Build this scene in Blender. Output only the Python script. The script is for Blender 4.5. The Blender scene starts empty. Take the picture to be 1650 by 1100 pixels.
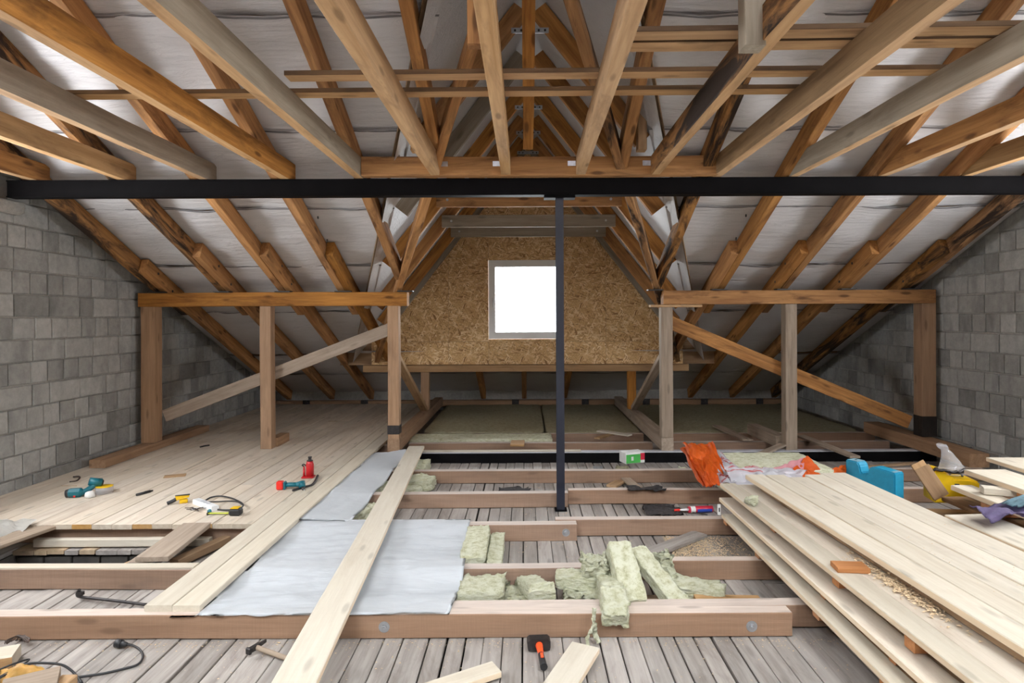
import bpy, bmesh, math, random
from mathutils import Vector, Matrix, noise
random.seed(7)
S = bpy.context.scene
H0 = 1.62                      # camera height above the old plank floor; all z below are relative to the camera
F, CX, CY, ROLL = 1020.0, 846.0, 512.0, 0.0045

# ---------------------------------------------------------------- camera, world, light, exposure
cam = bpy.data.objects.new('camera', bpy.data.cameras.new('camera'))
S.collection.objects.link(cam); S.camera = cam
cam.matrix_world = Matrix.Translation((0, 0, H0)) @ Matrix.Rotation(math.pi/2, 4, 'X') @ Matrix.Rotation(-ROLL, 4, 'Z')
cam.data.sensor_width = 36; cam.data.lens = 36*F/1650
cam.data.shift_x = -(CX-825)/1650; cam.data.shift_y = -(550-CY)/1650
cam.data.clip_start = 0.05

W = bpy.data.worlds.new('overcast'); S.world = W; W.use_nodes = True
bg = W.node_tree.nodes['Background']
bg.inputs[0].default_value = (0.95, 0.97, 1.0, 1); bg.inputs[1].default_value = 20.0

def portal(x, y, z, w, h, rot):
    l = bpy.data.lights.new('window_daylight', 'AREA'); l.shape = 'RECTANGLE'; l.size = w; l.size_y = h
    l.cycles.is_portal = True
    o = bpy.data.objects.new('window_daylight', l); S.collection.objects.link(o)
    o.matrix_world = Matrix.Translation((x, y, z+H0)) @ rot
RX = lambda a: Matrix.Rotation(math.radians(a), 4, 'X')
RY = lambda a: Matrix.Rotation(math.radians(a), 4, 'Y')
RZ = lambda a: Matrix.Rotation(math.radians(a), 4, 'Z')
portal(0.02, 9.5, 0.27, 1.15, 1.2, RX(-90))            # dormer window, facing -Y
portal(-4.62, 3.8, 0.36, 1.05, 2.0, RY(-90))              # left gable window, facing +X
portal(4.92, 3.8, 0.36, 1.05, 2.0, RY(90))              # right gable window, facing -X
for sx in (-2.0, 2.0): portal(sx, -0.8, 2.72, 2.4, 2.2, RX(23))   # skylights in the rear slope, behind the camera

vs = S.view_settings
vs.view_transform = 'Standard'; vs.look = 'None'; vs.gamma = 1; vs.use_curve_mapping = False
vs.exposure = 0.46
S.cycles.max_bounces = 10; S.cycles.diffuse_bounces = 5; S.cycles.transparent_max_bounces = 12
S.cycles.sample_clamp_indirect = 8.0
S.cycles.caustics_reflective = False; S.cycles.caustics_refractive = False

# ---------------------------------------------------------------- materials
def newmat(name):
    m = bpy.data.materials.new(name); m.use_nodes = True
    nt = m.node_tree; b = nt.nodes['Principled BSDF']
    return m, nt, b
def N(nt, t, **kw):
    n = nt.nodes.new(t)
    for k, v in kw.items():
        if k.startswith('i_'):
            n.inputs[int(k[2:])].default_value = v
        else: setattr(n, k, v)
    return n
def math_(nt, op, a, b=None, clamp=False):
    n = nt.nodes.new('ShaderNodeMath'); n.operation = op; n.use_clamp = clamp
    for i, v in enumerate((a, b)):
        if v is None: continue
        if isinstance(v, (int, float)): n.inputs[i].default_value = v
        else: nt.links.new(v, n.inputs[i])
    return n.outputs[0]
def mix(nt, f, a, b, mode='MIX'):
    n = nt.nodes.new('ShaderNodeMix'); n.data_type = 'RGBA'; n.blend_type = mode
    for sock, v in ((n.inputs[0], f), (n.inputs[6], a), (n.inputs[7], b)):
        if isinstance(v, (int, float)): sock.default_value = v
        elif isinstance(v, tuple): sock.default_value = (*v, 1)[:4]
        else: nt.links.new(v, sock)
    return n.outputs[2]
def ramp(nt, v, stops):
    n = nt.nodes.new('ShaderNodeValToRGB'); r = n.color_ramp
    while len(r.elements) < len(stops): r.elements.new(0.5)
    for e, (p, c) in zip(r.elements, stops):
        e.position = p; e.color = (*c, 1) if len(c) == 3 else c
    nt.links.new(v, n.inputs[0]); return n.outputs[0]
def coords(nt, scale, rnd=True):
    tc = nt.nodes.new('ShaderNodeTexCoord'); mp = nt.nodes.new('ShaderNodeMapping')
    mp.inputs['Scale'].default_value = scale
    nt.links.new(tc.outputs['Object'], mp.inputs[0])
    if rnd:
        oi = nt.nodes.new('ShaderNodeObjectInfo'); cx = nt.nodes.new('ShaderNodeVectorMath'); cx.operation = 'SCALE'
        cx.inputs[0].default_value = (37.0, 19.0, 53.0); nt.links.new(oi.outputs['Random'], cx.inputs['Scale'])
        nt.links.new(cx.outputs[0], mp.inputs['Location'])
    return mp.outputs[0]
def noi(nt, vec, scale=1.0, detail=4.0, rough=0.6, dist=0.0):
    n = nt.nodes.new('ShaderNodeTexNoise'); n.inputs['Scale'].default_value = scale
    n.inputs['Detail'].default_value = detail; n.inputs['Roughness'].default_value = rough
    n.inputs['Distortion'].default_value = dist
    nt.links.new(vec, n.inputs['Vector']); return n.outputs[0]
def bump(nt, b, h, strength, dist=0.01):
    n = nt.nodes.new('ShaderNodeBump'); n.inputs['Strength'].default_value = strength; n.inputs['Distance'].default_value = dist
    nt.links.new(h, n.inputs['Height']); nt.links.new(n.outputs[0], b.inputs['Normal'])

def wood(name, light, dark, spot=(0.08, 0.05, 0.03), blotch=0.3, vary=0.25, knots=0.8, rough=0.75, saw=0.0, bs=0.35, sr=(0.50, 0.72)):
    m, nt, b = newmat(name)
    g = noi(nt, coords(nt, (0.9, 16, 16)), 1.6, 7, 0.62, 0.4)
    f = noi(nt, coords(nt, (3.0, 70, 70)), 1.5, 4, 0.7)
    col = ramp(nt, g, [(0.30, dark), (0.66, light)])
    col = mix(nt, math_(nt, 'MULTIPLY', f, 0.35), col, tuple(c*0.62 for c in dark))
    w = noi(nt, coords(nt, (1.1, 5, 5)), 1.3, 6, 0.68, 0.8)
    wm = ramp(nt, w, [(sr[0], (0, 0, 0)), (sr[1], (1, 1, 1))])
    col = mix(nt, math_(nt, 'MULTIPLY', wm, blotch), col, spot)
    if knots > 0:
        v = nt.nodes.new('ShaderNodeTexVoronoi'); v.inputs['Scale'].default_value = 1.0
        nt.links.new(coords(nt, (2.6, 9.5, 9.5)), v.inputs['Vector'])
        k = ramp(nt, v.outputs['Distance'], [(0.10, (1, 1, 1)), (0.20, (0, 0, 0))])
        col = mix(nt, math_(nt, 'MULTIPLY', k, knots), col, tuple(c*0.45 for c in dark))
    if saw > 0:
        s = noi(nt, coords(nt, (120, 6, 6)), 1.0, 3, 0.6)
        col = mix(nt, math_(nt, 'MULTIPLY', s, saw), col, tuple(c*0.5 for c in dark))
    oi = nt.nodes.new('ShaderNodeObjectInfo')
    hsv = nt.nodes.new('ShaderNodeHueSaturation')
    nt.links.new(math_(nt, 'ADD', math_(nt, 'MULTIPLY', oi.outputs['Random'], vary), 1-vary*0.5), hsv.inputs['Value'])
    r2 = math_(nt, 'FRACT', math_(nt, 'MULTIPLY', oi.outputs['Random'], 17.3))
    nt.links.new(math_(nt, 'ADD', math_(nt, 'MULTIPLY', r2, 0.14), 0.90), hsv.inputs['Saturation'])
    nt.links.new(col, hsv.inputs['Color']); nt.links.new(hsv.outputs[0], b.inputs['Base Color'])
    b.inputs['Roughness'].default_value = rough; b.inputs['Specular IOR Level'].default_value = 0.25
    bump(nt, b, math_(nt, 'ADD', g, math_(nt, 'MULTIPLY', f, 0.6)), bs, 0.004)
    return m
def plain(name, col, rough=0.5, metal=0.0, var=0.12, scale=12, bs=0.1, spec=0.5):
    m, nt, b = newmat(name)
    n = noi(nt, coords(nt, (1, 1, 1)), scale, 5, 0.6)
    c = ramp(nt, n, [(0.3, tuple(x*(1-var) for x in col)), (0.7, tuple(min(1, x*(1+var)) for x in col))])
    nt.links.new(c, b.inputs['Base Color']); b.inputs['Roughness'].default_value = rough
    b.inputs['Metallic'].default_value = metal; b.inputs['Specular IOR Level'].default_value = spec
    bump(nt, b, n, bs, 0.004)
    return m

M = {}
M['rafter']  = wood('orange_rafter_wood', (0.58, 0.275, 0.075), (0.27, 0.108, 0.027), (0.08, 0.035, 0.014), 0.6, 0.34, 0.9, sr=(0.5, 0.66))
M['old']     = wood('old_stained_wood', (0.48, 0.24, 0.08), (0.20, 0.09, 0.032), (0.030, 0.018, 0.012), 1.0, 0.25, 0.8, bs=0.6, sr=(0.44, 0.58))
M['greyold'] = wood('grey_weathered_beam', (0.40, 0.34, 0.26), (0.25, 0.205, 0.15), (0.13, 0.09, 0.06), 0.35, 0.2, 0.5)
M['olive']   = wood('olive_brown_beam', (0.36, 0.22, 0.10), (0.19, 0.11, 0.045), (0.10, 0.06, 0.03), 0.4, 0.2, 0.6)
M['tan']     = wood('tan_beam', (0.58, 0.37, 0.19), (0.38, 0.22, 0.10), (0.12, 0.06, 0.03), 0.5, 0.2, 0.6)
M['under']   = wood('floorlit_orange_underside', (0.68, 0.43, 0.22), (0.46, 0.26, 0.11), (0.14, 0.07, 0.03), 0.55, 0.2, 0.7)  # own fresh orange plus light bounced off the floor, put into the colour
M['dkbatten']= wood('shaded_batten_face', (0.20, 0.11, 0.05), (0.09, 0.05, 0.025), (0.03, 0.02, 0.01), 0.5, 0.2, 0.4)  # shade of the less lit batten faces put into the colour
M['post']    = wood('post_wood', (0.50, 0.31, 0.18), (0.33, 0.19, 0.10), (0.16, 0.10, 0.07), 0.4, 0.2, 0.6)
M['greypost']= wood('grey_post_wood', (0.48, 0.38, 0.29), (0.30, 0.23, 0.17), (0.14, 0.10, 0.07), 0.4, 0.2, 0.5)
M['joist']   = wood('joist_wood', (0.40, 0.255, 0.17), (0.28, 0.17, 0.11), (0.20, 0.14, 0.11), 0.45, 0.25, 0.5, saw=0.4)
M['joisttop']= wood('lit_joist_top', (0.70, 0.60, 0.53), (0.52, 0.43, 0.37), (0.36, 0.29, 0.25), 0.4, 0.2, 0.5)  # fresh wood tone plus light from above, put into the colour
M['fresh']   = wood('fresh_board', (0.70, 0.64, 0.53), (0.60, 0.53, 0.42), (0.42, 0.33, 0.23), 0.35, 0.14, 0.45, saw=0.12)
M['freshedge']=wood('fresh_board_edge', (0.82, 0.68, 0.50), (0.72, 0.56, 0.38), (0.5, 0.34, 0.2), 0.25, 0.12, 0.2)
M['deck']    = wood('deck_board', (0.78, 0.69, 0.57), (0.66, 0.57, 0.46), (0.42, 0.29, 0.20), 0.5, 0.22, 0.45, saw=0.05, bs=0.15)
M['deckend1']= wood('pale_board_end', (0.62, 0.54, 0.44), (0.48, 0.40, 0.31), blotch=0.3, vary=0.3, knots=0)
M['deckend2']= wood('amber_board_end', (0.62, 0.37, 0.14), (0.46, 0.25, 0.08), blotch=0.3, vary=0.3, knots=0)
M['plank']   = wood('old_floor_plank', (0.47, 0.43, 0.395), (0.30, 0.27, 0.245), (0.13, 0.10, 0.085), 0.6, 0.30, 0.4, bs=0.5)
M['plankwarm']=wood('warm_floor_plank', (0.58, 0.45, 0.31), (0.42, 0.31, 0.20), (0.2, 0.15, 0.11), 0.4, 0.3, 0.4)
M['brownboard']=wood('brown_board', (0.42, 0.27, 0.15), (0.28, 0.17, 0.09), (0.14, 0.08, 0.05), 0.35, 0.25, 0.5)
M['blockwood']= wood('orange_block', (0.58, 0.27, 0.11), (0.40, 0.16, 0.06), (0.16, 0.08, 0.05), 0.4, 0.25, 0.3)
M['charred'] = wood('charred_wood', (0.045, 0.035, 0.03), (0.02, 0.017, 0.015), (0.008, 0.007, 0.006), 0.8, 0.1, 0)
M['black']   = plain('black_steel', (0.006, 0.0055, 0.006), 0.6, 0.0, 0.2, 6, 0.03, 0.04)
M['bluesteel']=plain('dark_column_steel', (0.012, 0.015, 0.028), 0.38, 0.0, 0.2, 5, 0.03, 0.6)
M['flange']  = plain('primed_flange', (0.5, 0.5, 0.54), 0.5)
M['zinc']    = plain('zinc', (0.55, 0.57, 0.60), 0.35, 0.9, 0.15, 30)
M['iron']    = plain('dark_iron', (0.05, 0.045, 0.045), 0.5, 0.6, 0.3, 30)
M['rust']    = plain('tarnished_iron', (0.10, 0.075, 0.065), 0.6, 0.4, 0.4, 30)
M['pvc']     = plain('white_window_profile', (0.90, 0.90, 0.88), 0.35, 0, 0.02, 4, 0.0)
M['teal']    = plain('teal_plastic', (0.006, 0.13, 0.17), 0.4, 0, 0.1)
M['blue']    = plain('blue_plastic', (0.012, 0.27, 0.44), 0.5, 0, 0.1, 20)
M['bluedust']= plain('dusty_blue_plastic', (0.20, 0.38, 0.46), 0.7, 0, 0.3, 30)
M['red']     = plain('red_paint', (0.50, 0.015, 0.02), 0.35, 0, 0.15)
M['redplastic']=plain('red_plastic', (0.75, 0.03, 0.02), 0.4)
M['rubber']  = plain('black_rubber', (0.02, 0.02, 0.022), 0.55)
M['yellow']  = plain('yellow_plastic', (0.80, 0.50, 0.01), 0.4)
M['tape']    = plain('tape_blade', (0.62, 0.72, 0.05), 0.4)
M['whiteplastic']=plain('white_plastic', (0.75, 0.76, 0.76), 0.4)
M['green']   = plain('green_card', (0.06, 0.40, 0.07), 0.6)
M['card']    = plain('white_card', (0.72, 0.72, 0.70), 0.6)
M['bluelabel']=plain('blue_label', (0.03, 0.07, 0.42), 0.4)
M['redlabel']= plain('red_label', (0.55, 0.02, 0.05), 0.4)
M['orangegrip']=plain('orange_grip', (0.85, 0.09, 0.02), 0.45)
M['felt']    = plain('grey_felt', (0.10, 0.09, 0.09), 0.95, 0, 0.4, 40, 0.6)
M['purple']  = plain('purple_fabric', (0.20, 0.16, 0.30), 0.7, 0, 0.15, 60, 0.3)
M['teallining']=plain('blue_lining', (0.25, 0.40, 0.47), 0.7, 0, 0.15, 60, 0.3)
M['ochre']   = plain('ochre_bag', (0.75, 0.45, 0.12), 0.5, 0, 0.3, 8, 0.3)
M['sawdust'] = plain('sawdust', (0.66, 0.50, 0.32), 0.9, 0, 0.25, 60, 0.4)
M['skyglow'] = None

# wool
m, nt, b = newmat('mineral_wool'); M['wool'] = m
n1 = noi(nt, coords(nt, (1, 1, 3)), 22, 8, 0.75); n2 = noi(nt, coords(nt, (1, 1, 1)), 5, 4, 0.6)
c = ramp(nt, n1, [(0.30, (0.34, 0.32, 0.14)), (0.42, (0.62, 0.61, 0.38)), (0.56, (0.84, 0.84, 0.66))])
c = mix(nt, math_(nt, 'MULTIPLY', n2, 0.35), c, (0.78, 0.79, 0.62), 'MIX')
nt.links.new(c, b.inputs['Base Color']); b.inputs['Roughness'].default_value = 1; b.inputs['Specular IOR Level'].default_value = 0.05
bump(nt, b, n1, 1.0, 0.03)
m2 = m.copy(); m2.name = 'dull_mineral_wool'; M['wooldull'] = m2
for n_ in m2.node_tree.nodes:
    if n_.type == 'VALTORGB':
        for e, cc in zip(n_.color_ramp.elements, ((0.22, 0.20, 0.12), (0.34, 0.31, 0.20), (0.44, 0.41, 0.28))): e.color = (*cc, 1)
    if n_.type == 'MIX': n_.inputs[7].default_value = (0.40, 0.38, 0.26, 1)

# concrete block, mortar
def conc(name, a, b_, sc=9, stain=0.5, vary=0.3):
    m, nt, b = newmat(name)
    n1 = noi(nt, coords(nt, (1, 1, 1)), sc, 8, 0.75); n2 = noi(nt, coords(nt, (1, 1, 0.35)), 3.0, 4, 0.6)
    c = ramp(nt, n1, [(0.3, a), (0.7, b_)])
    c = mix(nt, math_(nt, 'MULTIPLY', ramp(nt, n2, [(0.5, (0, 0, 0)), (0.75, (1, 1, 1))]), stain), c, tuple(x*0.45 for x in a))
    oi = nt.nodes.new('ShaderNodeObjectInfo'); h = nt.nodes.new('ShaderNodeHueSaturation')
    r2 = math_(nt, 'POWER', oi.outputs['Random'], 0.7)
    nt.links.new(math_(nt, 'ADD', math_(nt, 'MULTIPLY', r2, vary), 1-vary*0.6), h.inputs['Value'])
    nt.links.new(c, h.inputs['Color']); nt.links.new(h.outputs[0], b.inputs['Base Color'])
    b.inputs['Roughness'].default_value = 0.95; b.inputs['Specular IOR Level'].default_value = 0.15
    bump(nt, b, n1, 0.7, 0.012); return m
M['block'] = conc('concrete_block_face', (0.29, 0.295, 0.285), (0.45, 0.455, 0.44), 14, 0.7, 0.5)
M['mortar'] = conc('mortar', (0.34, 0.335, 0.31), (0.52, 0.51, 0.48), 30, 0.5, 0.0)
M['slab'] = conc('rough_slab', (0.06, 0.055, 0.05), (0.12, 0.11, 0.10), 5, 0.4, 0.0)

# membrane
def cloth(name, a, b_, rough=0.6, wr=0.35, sheen=0.0):
    m, nt, b = newmat(name)
    n1 = noi(nt, coords(nt, (1.2, 9, 9)), 2.2, 6, 0.65, 1.2); n2 = noi(nt, coords(nt, (60, 60, 60)), 4, 3, 0.6)
    n3 = noi(nt, coords(nt, (1, 1, 1)), 1.1, 3, 0.5)
    nt.links.new(ramp(nt, n3, [(0.3, a), (0.7, b_)]), b.inputs['Base Color'])
    b.inputs['Roughness'].default_value = rough; b.inputs['Specular IOR Level'].default_value = 0.3
    bump(nt, b, math_(nt, 'ADD', n1, math_(nt, 'MULTIPLY', n2, 0.04)), wr, 0.03); return m
M['membrane'] = cloth('roof_membrane_fabric', (0.58, 0.565, 0.57), (0.68, 0.665, 0.67), 0.7, 0.8)
M['seam'] = plain('seam_shadow_grey', (0.16, 0.15, 0.155), 0.8)  # dark grey standing in for the shadow gap at each overlap
M['foil'] = cloth('dormer_membrane_fabric', (0.58, 0.57, 0.58), (0.70, 0.69, 0.69), 0.5, 0.7)
M['sheet'] = cloth('white_fleece', (0.82, 0.85, 0.88), (0.87, 0.90, 0.93), 0.7, 0.22)
M['rag'] = cloth('off_white_cloth', (0.70, 0.68, 0.63), (0.80, 0.78, 0.74), 0.75, 0.5)
M['bagorange'] = cloth('orange_film', (0.80, 0.13, 0.015), (0.90, 0.20, 0.03), 0.25, 0.6)
# white film with pink/red print
m, nt, b = newmat('printed_film'); M['bagwhite'] = m
pv = noi(nt, coords(nt, (3, 9, 9), False), 1.2, 3, 0.6, 1.0)
nt.links.new(ramp(nt, pv, [(0.40, (0.72, 0.72, 0.76)), (0.56, (0.74, 0.70, 0.74)), (0.60, (0.60, 0.10, 0.10)), (0.66, (0.74, 0.40, 0.40)), (0.72, (0.74, 0.74, 0.78))]), b.inputs['Base Color'])
b.inputs['Roughness'].default_value = 0.25
M['bagpink'] = cloth('pink_film', (0.78, 0.30, 0.36), (0.84, 0.50, 0.52), 0.25, 0.5)

# strand board
m, nt, b = newmat('strand_board'); M['osb'] = m
col = None; hts = None
for i, (ang, sc, off) in enumerate(((12, (11, 70, 11), 0), (62, (12, 75, 12), 5), (118, (10, 64, 10), 9), (160, (13, 80, 13), 14))):
    tc = nt.nodes.new('ShaderNodeTexCoord'); mp = nt.nodes.new('ShaderNodeMapping')
    mp.vector_type = 'TEXTURE'
    mp.inputs['Rotation'].default_value = (0, 0, math.radians(ang)); mp.inputs['Location'].default_value = (off, off*0.7, 0)
    mp.inputs['Scale'].default_value = tuple(1/x for x in sc)
    nz = nt.nodes.new('ShaderNodeTexNoise'); nz.inputs['Scale'].default_value = 5; nt.links.new(tc.outputs['Object'], nz.inputs['Vector'])
    mx = nt.nodes.new('ShaderNodeVectorMath'); mx.operation = 'MULTIPLY_ADD'; mx.inputs[1].default_value = (0.09,)*3
    nt.links.new(nz.outputs['Color'], mx.inputs[0]); nt.links.new(tc.outputs['Object'], mx.inputs[2]); nt.links.new(mx.outputs[0], mp.inputs[0])
    v = nt.nodes.new('ShaderNodeTexVoronoi'); v.voronoi_dimensions = '2D'; v.inputs['Scale'].default_value = 1; nt.links.new(mp.outputs[0], v.inputs['Vector'])
    sp = nt.nodes.new('ShaderNodeSeparateColor'); nt.links.new(v.outputs['Color'], sp.inputs[0])
    if col is None: col, key = sp.outputs[0], sp.outputs[1]
    else:
        gt = math_(nt, 'GREATER_THAN', sp.outputs[1], key)
        mn = nt.nodes.new('ShaderNodeMix'); nt.links.new(gt, mn.inputs[0]); nt.links.new(col, mn.inputs[2]); nt.links.new(sp.outputs[0], mn.inputs[3])
        col = mn.outputs[0]; key = math_(nt, 'MAXIMUM', sp.outputs[1], key)
oc = ramp(nt, col, [(0.0, (0.32, 0.16, 0.055)), (0.15, (0.54, 0.31, 0.13)), (0.65, (0.74, 0.48, 0.22)), (1.0, (0.92, 0.72, 0.44))])
nt.links.new(oc, b.inputs['Base Color']); b.inputs['Roughness'].default_value = 0.55; b.inputs['Specular IOR Level'].default_value = 0.3
bump(nt, b, col, 0.25, 0.003)

def film(name, tint, alpha, rough=0.1):
    m = bpy.data.materials.new(name); m.use_nodes = True; nt = m.node_tree
    out = nt.nodes['Material Output']; nt.nodes.remove(nt.nodes['Principled BSDF'])
    t = nt.nodes.new('ShaderNodeBsdfTransparent'); t.inputs[0].default_value = (*tint, 1)
    g = nt.nodes.new('ShaderNodeBsdfPrincipled'); g.inputs['Base Color'].default_value = (0.75, 0.75, 0.78, 1); g.inputs['Roughness'].default_value = rough
    mx = nt.nodes.new('ShaderNodeMixShader'); mx.inputs[0].default_value = alpha
    nt.links.new(t.outputs[0], mx.inputs[1]); nt.links.new(g.outputs[0], mx.inputs[2]); nt.links.new(mx.outputs[0], out.inputs[0]); return m
M['bagclear'] = film('clear_plastic_film', (0.93, 0.93, 0.95), 0.30, 0.15)
m = bpy.data.materials.new('window_glass'); m.use_nodes = True; nt = m.node_tree; M['glass'] = m
out = nt.nodes['Material Output']; nt.nodes.remove(nt.nodes['Principled BSDF'])
t = nt.nodes.new('ShaderNodeBsdfTransparent'); t.inputs[0].default_value = (0.95, 0.97, 0.97, 1)
g = nt.nodes.new('ShaderNodeBsdfGlossy'); g.inputs['Roughness'].default_value = 0.02
fr = nt.nodes.new('ShaderNodeFresnel'); mx = nt.nodes.new('ShaderNodeMixShader')
nt.links.new(fr.outputs[0], mx.inputs[0]); nt.links.new(t.outputs[0], mx.inputs[1]); nt.links.new(g.outputs[0], mx.inputs[2]); nt.links.new(mx.outputs[0], out.inputs[0])

# ---------------------------------------------------------------- helpers
def setp(o, label=None, cat=None, group=None, kind=None):
    if label: o['label'] = label
    if cat: o['category'] = cat
    if group: o['group'] = group
    if kind: o['kind'] = kind
    return o
def link(name, data, parent=None):
    o = bpy.data.objects.new(name, data); S.collection.objects.link(o)
    if parent is not None: o.parent = parent
    return o
def empty(name, loc=(0, 0, -H0), rz=0, label=None, cat=None, group=None, kind=None, rot=None, sc=1.0):
    o = link(name, None); o.empty_display_size = 0.05
    o.matrix_basis = Matrix.Translation((loc[0], loc[1], loc[2]+H0)) @ (rot if rot is not None else Matrix.Rotation(rz, 4, 'Z')) @ Matrix.Scale(sc, 4)
    return setp(o, label, cat, group, kind)
def mk(name, bm, mat, parent=None, mw=None, smooth=False, **kw):
    """mesh object; verts are local. top-level: mw (Matrix, relative heights) gets H0 added"""
    me = bpy.data.meshes.new(name)
    if isinstance(bm, bpy.types.Mesh): me = bm
    else:
        bm.normal_update(); bm.to_mesh(me); bm.free()
        for mm in (mat if isinstance(mat, (list, tuple)) else [mat]): me.materials.append(mm)
        if smooth:
            for p in me.polygons: p.use_smooth = True
    o = link(name, me, parent)
    if parent is None: o.matrix_basis = Matrix.Translation((0, 0, H0)) @ (mw or Matrix())
    elif mw is not None: o.matrix_basis = mw
    return setp(o, **kw)
def TR(x, y, z, rz=0): return Matrix.Translation((x, y, z)) @ Matrix.Rotation(rz, 4, 'Z')

def add_box(bm, x0, x1, y0, y1, z0, z1, mi=0, bev=0.0, mt=None):
    vs_ = [bm.verts.new(v) for v in ((x0, y0, z0), (x1, y0, z0), (x1, y1, z0), (x0, y1, z0), (x0, y0, z1), (x1, y0, z1), (x1, y1, z1), (x0, y1, z1))]
    fs = [bm.faces.new([vs_[i] for i in q]) for q in ((3, 2, 1, 0), (4, 5, 6, 7), (0, 1, 5, 4), (1, 2, 6, 5), (2, 3, 7, 6), (3, 0, 4, 7))]
    for f in fs: f.material_index = mi
    if bev > 0:
        es = set(e for f in fs for e in f.edges)
        r = bmesh.ops.bevel(bm, geom=list(es), offset=bev, segments=1, affect='EDGES', profile=0.5)
    if mt is not None:
        bm.verts.ensure_lookup_table()
        # only the box's own verts
        new = [v for v in bm.verts if v.tag is False]
        bmesh.ops.transform(bm, matrix=mt, verts=new)
    for v in bm.verts: v.tag = True
    return bm
def box_bm(x0, x1, y0, y1, z0, z1, bev=0.0): return add_box(bmesh.new(), x0, x1, y0, y1, z0, z1, 0, bev)
def add_cyl(bm, p0, p1, r0, r1=None, n=16, mi=0, cap=True):
    r1 = r0 if r1 is None else r1
    p0, p1 = Vector(p0), Vector(p1); d = (p1-p0).normalized(); q = d.to_track_quat('Z', 'Y')
    a = []; b_ = []
    for i in range(n):
        t = 2*math.pi*i/n; c = q @ Vector((math.cos(t), math.sin(t), 0))
        a.append(bm.verts.new(p0+c*r0)); b_.append(bm.verts.new(p1+c*r1))
    for i in range(n):
        f = bm.faces.new((a[i], a[(i+1) % n], b_[(i+1) % n], b_[i])); f.material_index = mi; f.smooth = True
    if cap:
        f = bm.faces.new(a[::-1]); f.material_index = mi; f = bm.faces.new(b_); f.material_index = mi
    for v in bm.verts: v.tag = True
    return bm
def add_tube(bm, pts, r, n=8, mi=0, rs=None):
    # smooth path via Catmull-Rom
    P = [Vector(p) for p in pts]; Q = []
    for i in range(len(P)-1):
        a, b_, c, d = P[max(i-1, 0)], P[i], P[i+1], P[min(i+2, len(P)-1)]
        for k in range(6):
            t = k/6
            Q.append(0.5*((2*b_)+(c-a)*t+(2*a-5*b_+4*c-d)*t*t+(3*b_-a-3*c+d)*t**3))
    Q.append(P[-1]); rings = []
    for i, p in enumerate(Q):
        d = (Q[min(i+1, len(Q)-1)]-Q[max(i-1, 0)]).normalized(); q = d.to_track_quat('Z', 'Y')
        rr = r if rs is None else rs[0]+(rs[1]-rs[0])*i/len(Q)
        rings.append([bm.verts.new(p+q @ Vector((math.cos(2*math.pi*k/n)*rr, math.sin(2*math.pi*k/n)*rr, 0))) for k in range(n)])
    for a, b_ in zip(rings, rings[1:]):
        for k in range(n):
            f = bm.faces.new((a[k], a[(k+1) % n], b_[(k+1) % n], b_[k])); f.smooth = True; f.material_index = mi
    bm.faces.new(rings[0][::-1]); bm.faces.new(rings[-1])
    for v in bm.verts: v.tag = True
    return bm
def add_prism(bm, poly, h0, h1, axis='Z', mi=0):
    """poly list of 2D; axis Y: poly in XZ extruded along Y; X: poly in YZ; Z: poly in XY"""
    def P(a, b_, h): return {'Z': (a, b_, h), 'Y': (a, h, b_), 'X': (h, a, b_)}[axis]
    A = [bm.verts.new(P(a, b_, h0)) for a, b_ in poly]; B = [bm.verts.new(P(a, b_, h1)) for a, b_ in poly]
    n = len(poly); fs = [bm.faces.new(A[::-1]), bm.faces.new(B)]
    for i in range(n): fs.append(bm.faces.new((A[i], A[(i+1) % n], B[(i+1) % n], B[i])))
    for f in fs: f.material_index = mi
    bmesh.ops.recalc_face_normals(bm, faces=fs)
    for v in bm.verts: v.tag = True
    return bm
def add_lathe(bm, prof, n=20, mi=0, c=(0, 0)):
    rings = []
    for r, z in prof: rings.append([bm.verts.new((c[0]+r*math.cos(2*math.pi*k/n), c[1]+r*math.sin(2*math.pi*k/n), z)) for k in range(n)])
    for a, b_ in zip(rings, rings[1:]):
        for k in range(n):
            f = bm.faces.new((a[k], a[(k+1) % n], b_[(k+1) % n], b_[k])); f.material_index = mi; f.smooth = True
    bm.faces.new(rings[0][::-1]); bm.faces.new(rings[-1])
    for v in bm.verts: v.tag = True
    return bm
def clip(poly, a, b_, c):
    """keep a*x+b*y<=c"""
    out = []
    for i in range(len(poly)):
        p, q = poly[i], poly[(i+1) % len(poly)]
        dp, dq = a*p[0]+b_*p[1]-c, a*q[0]+b_*q[1]-c
        if dp <= 0: out.append(p)
        if dp*dq < 0:
            t = dp/(dp-dq); out.append((p[0]+t*(q[0]-p[0]), p[1]+t*(q[1]-p[1])))
    return out
def area(poly): return abs(sum(p[0]*q[1]-q[0]*p[1] for p, q in zip(poly, poly[1:]+poly[:1])))/2

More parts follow.
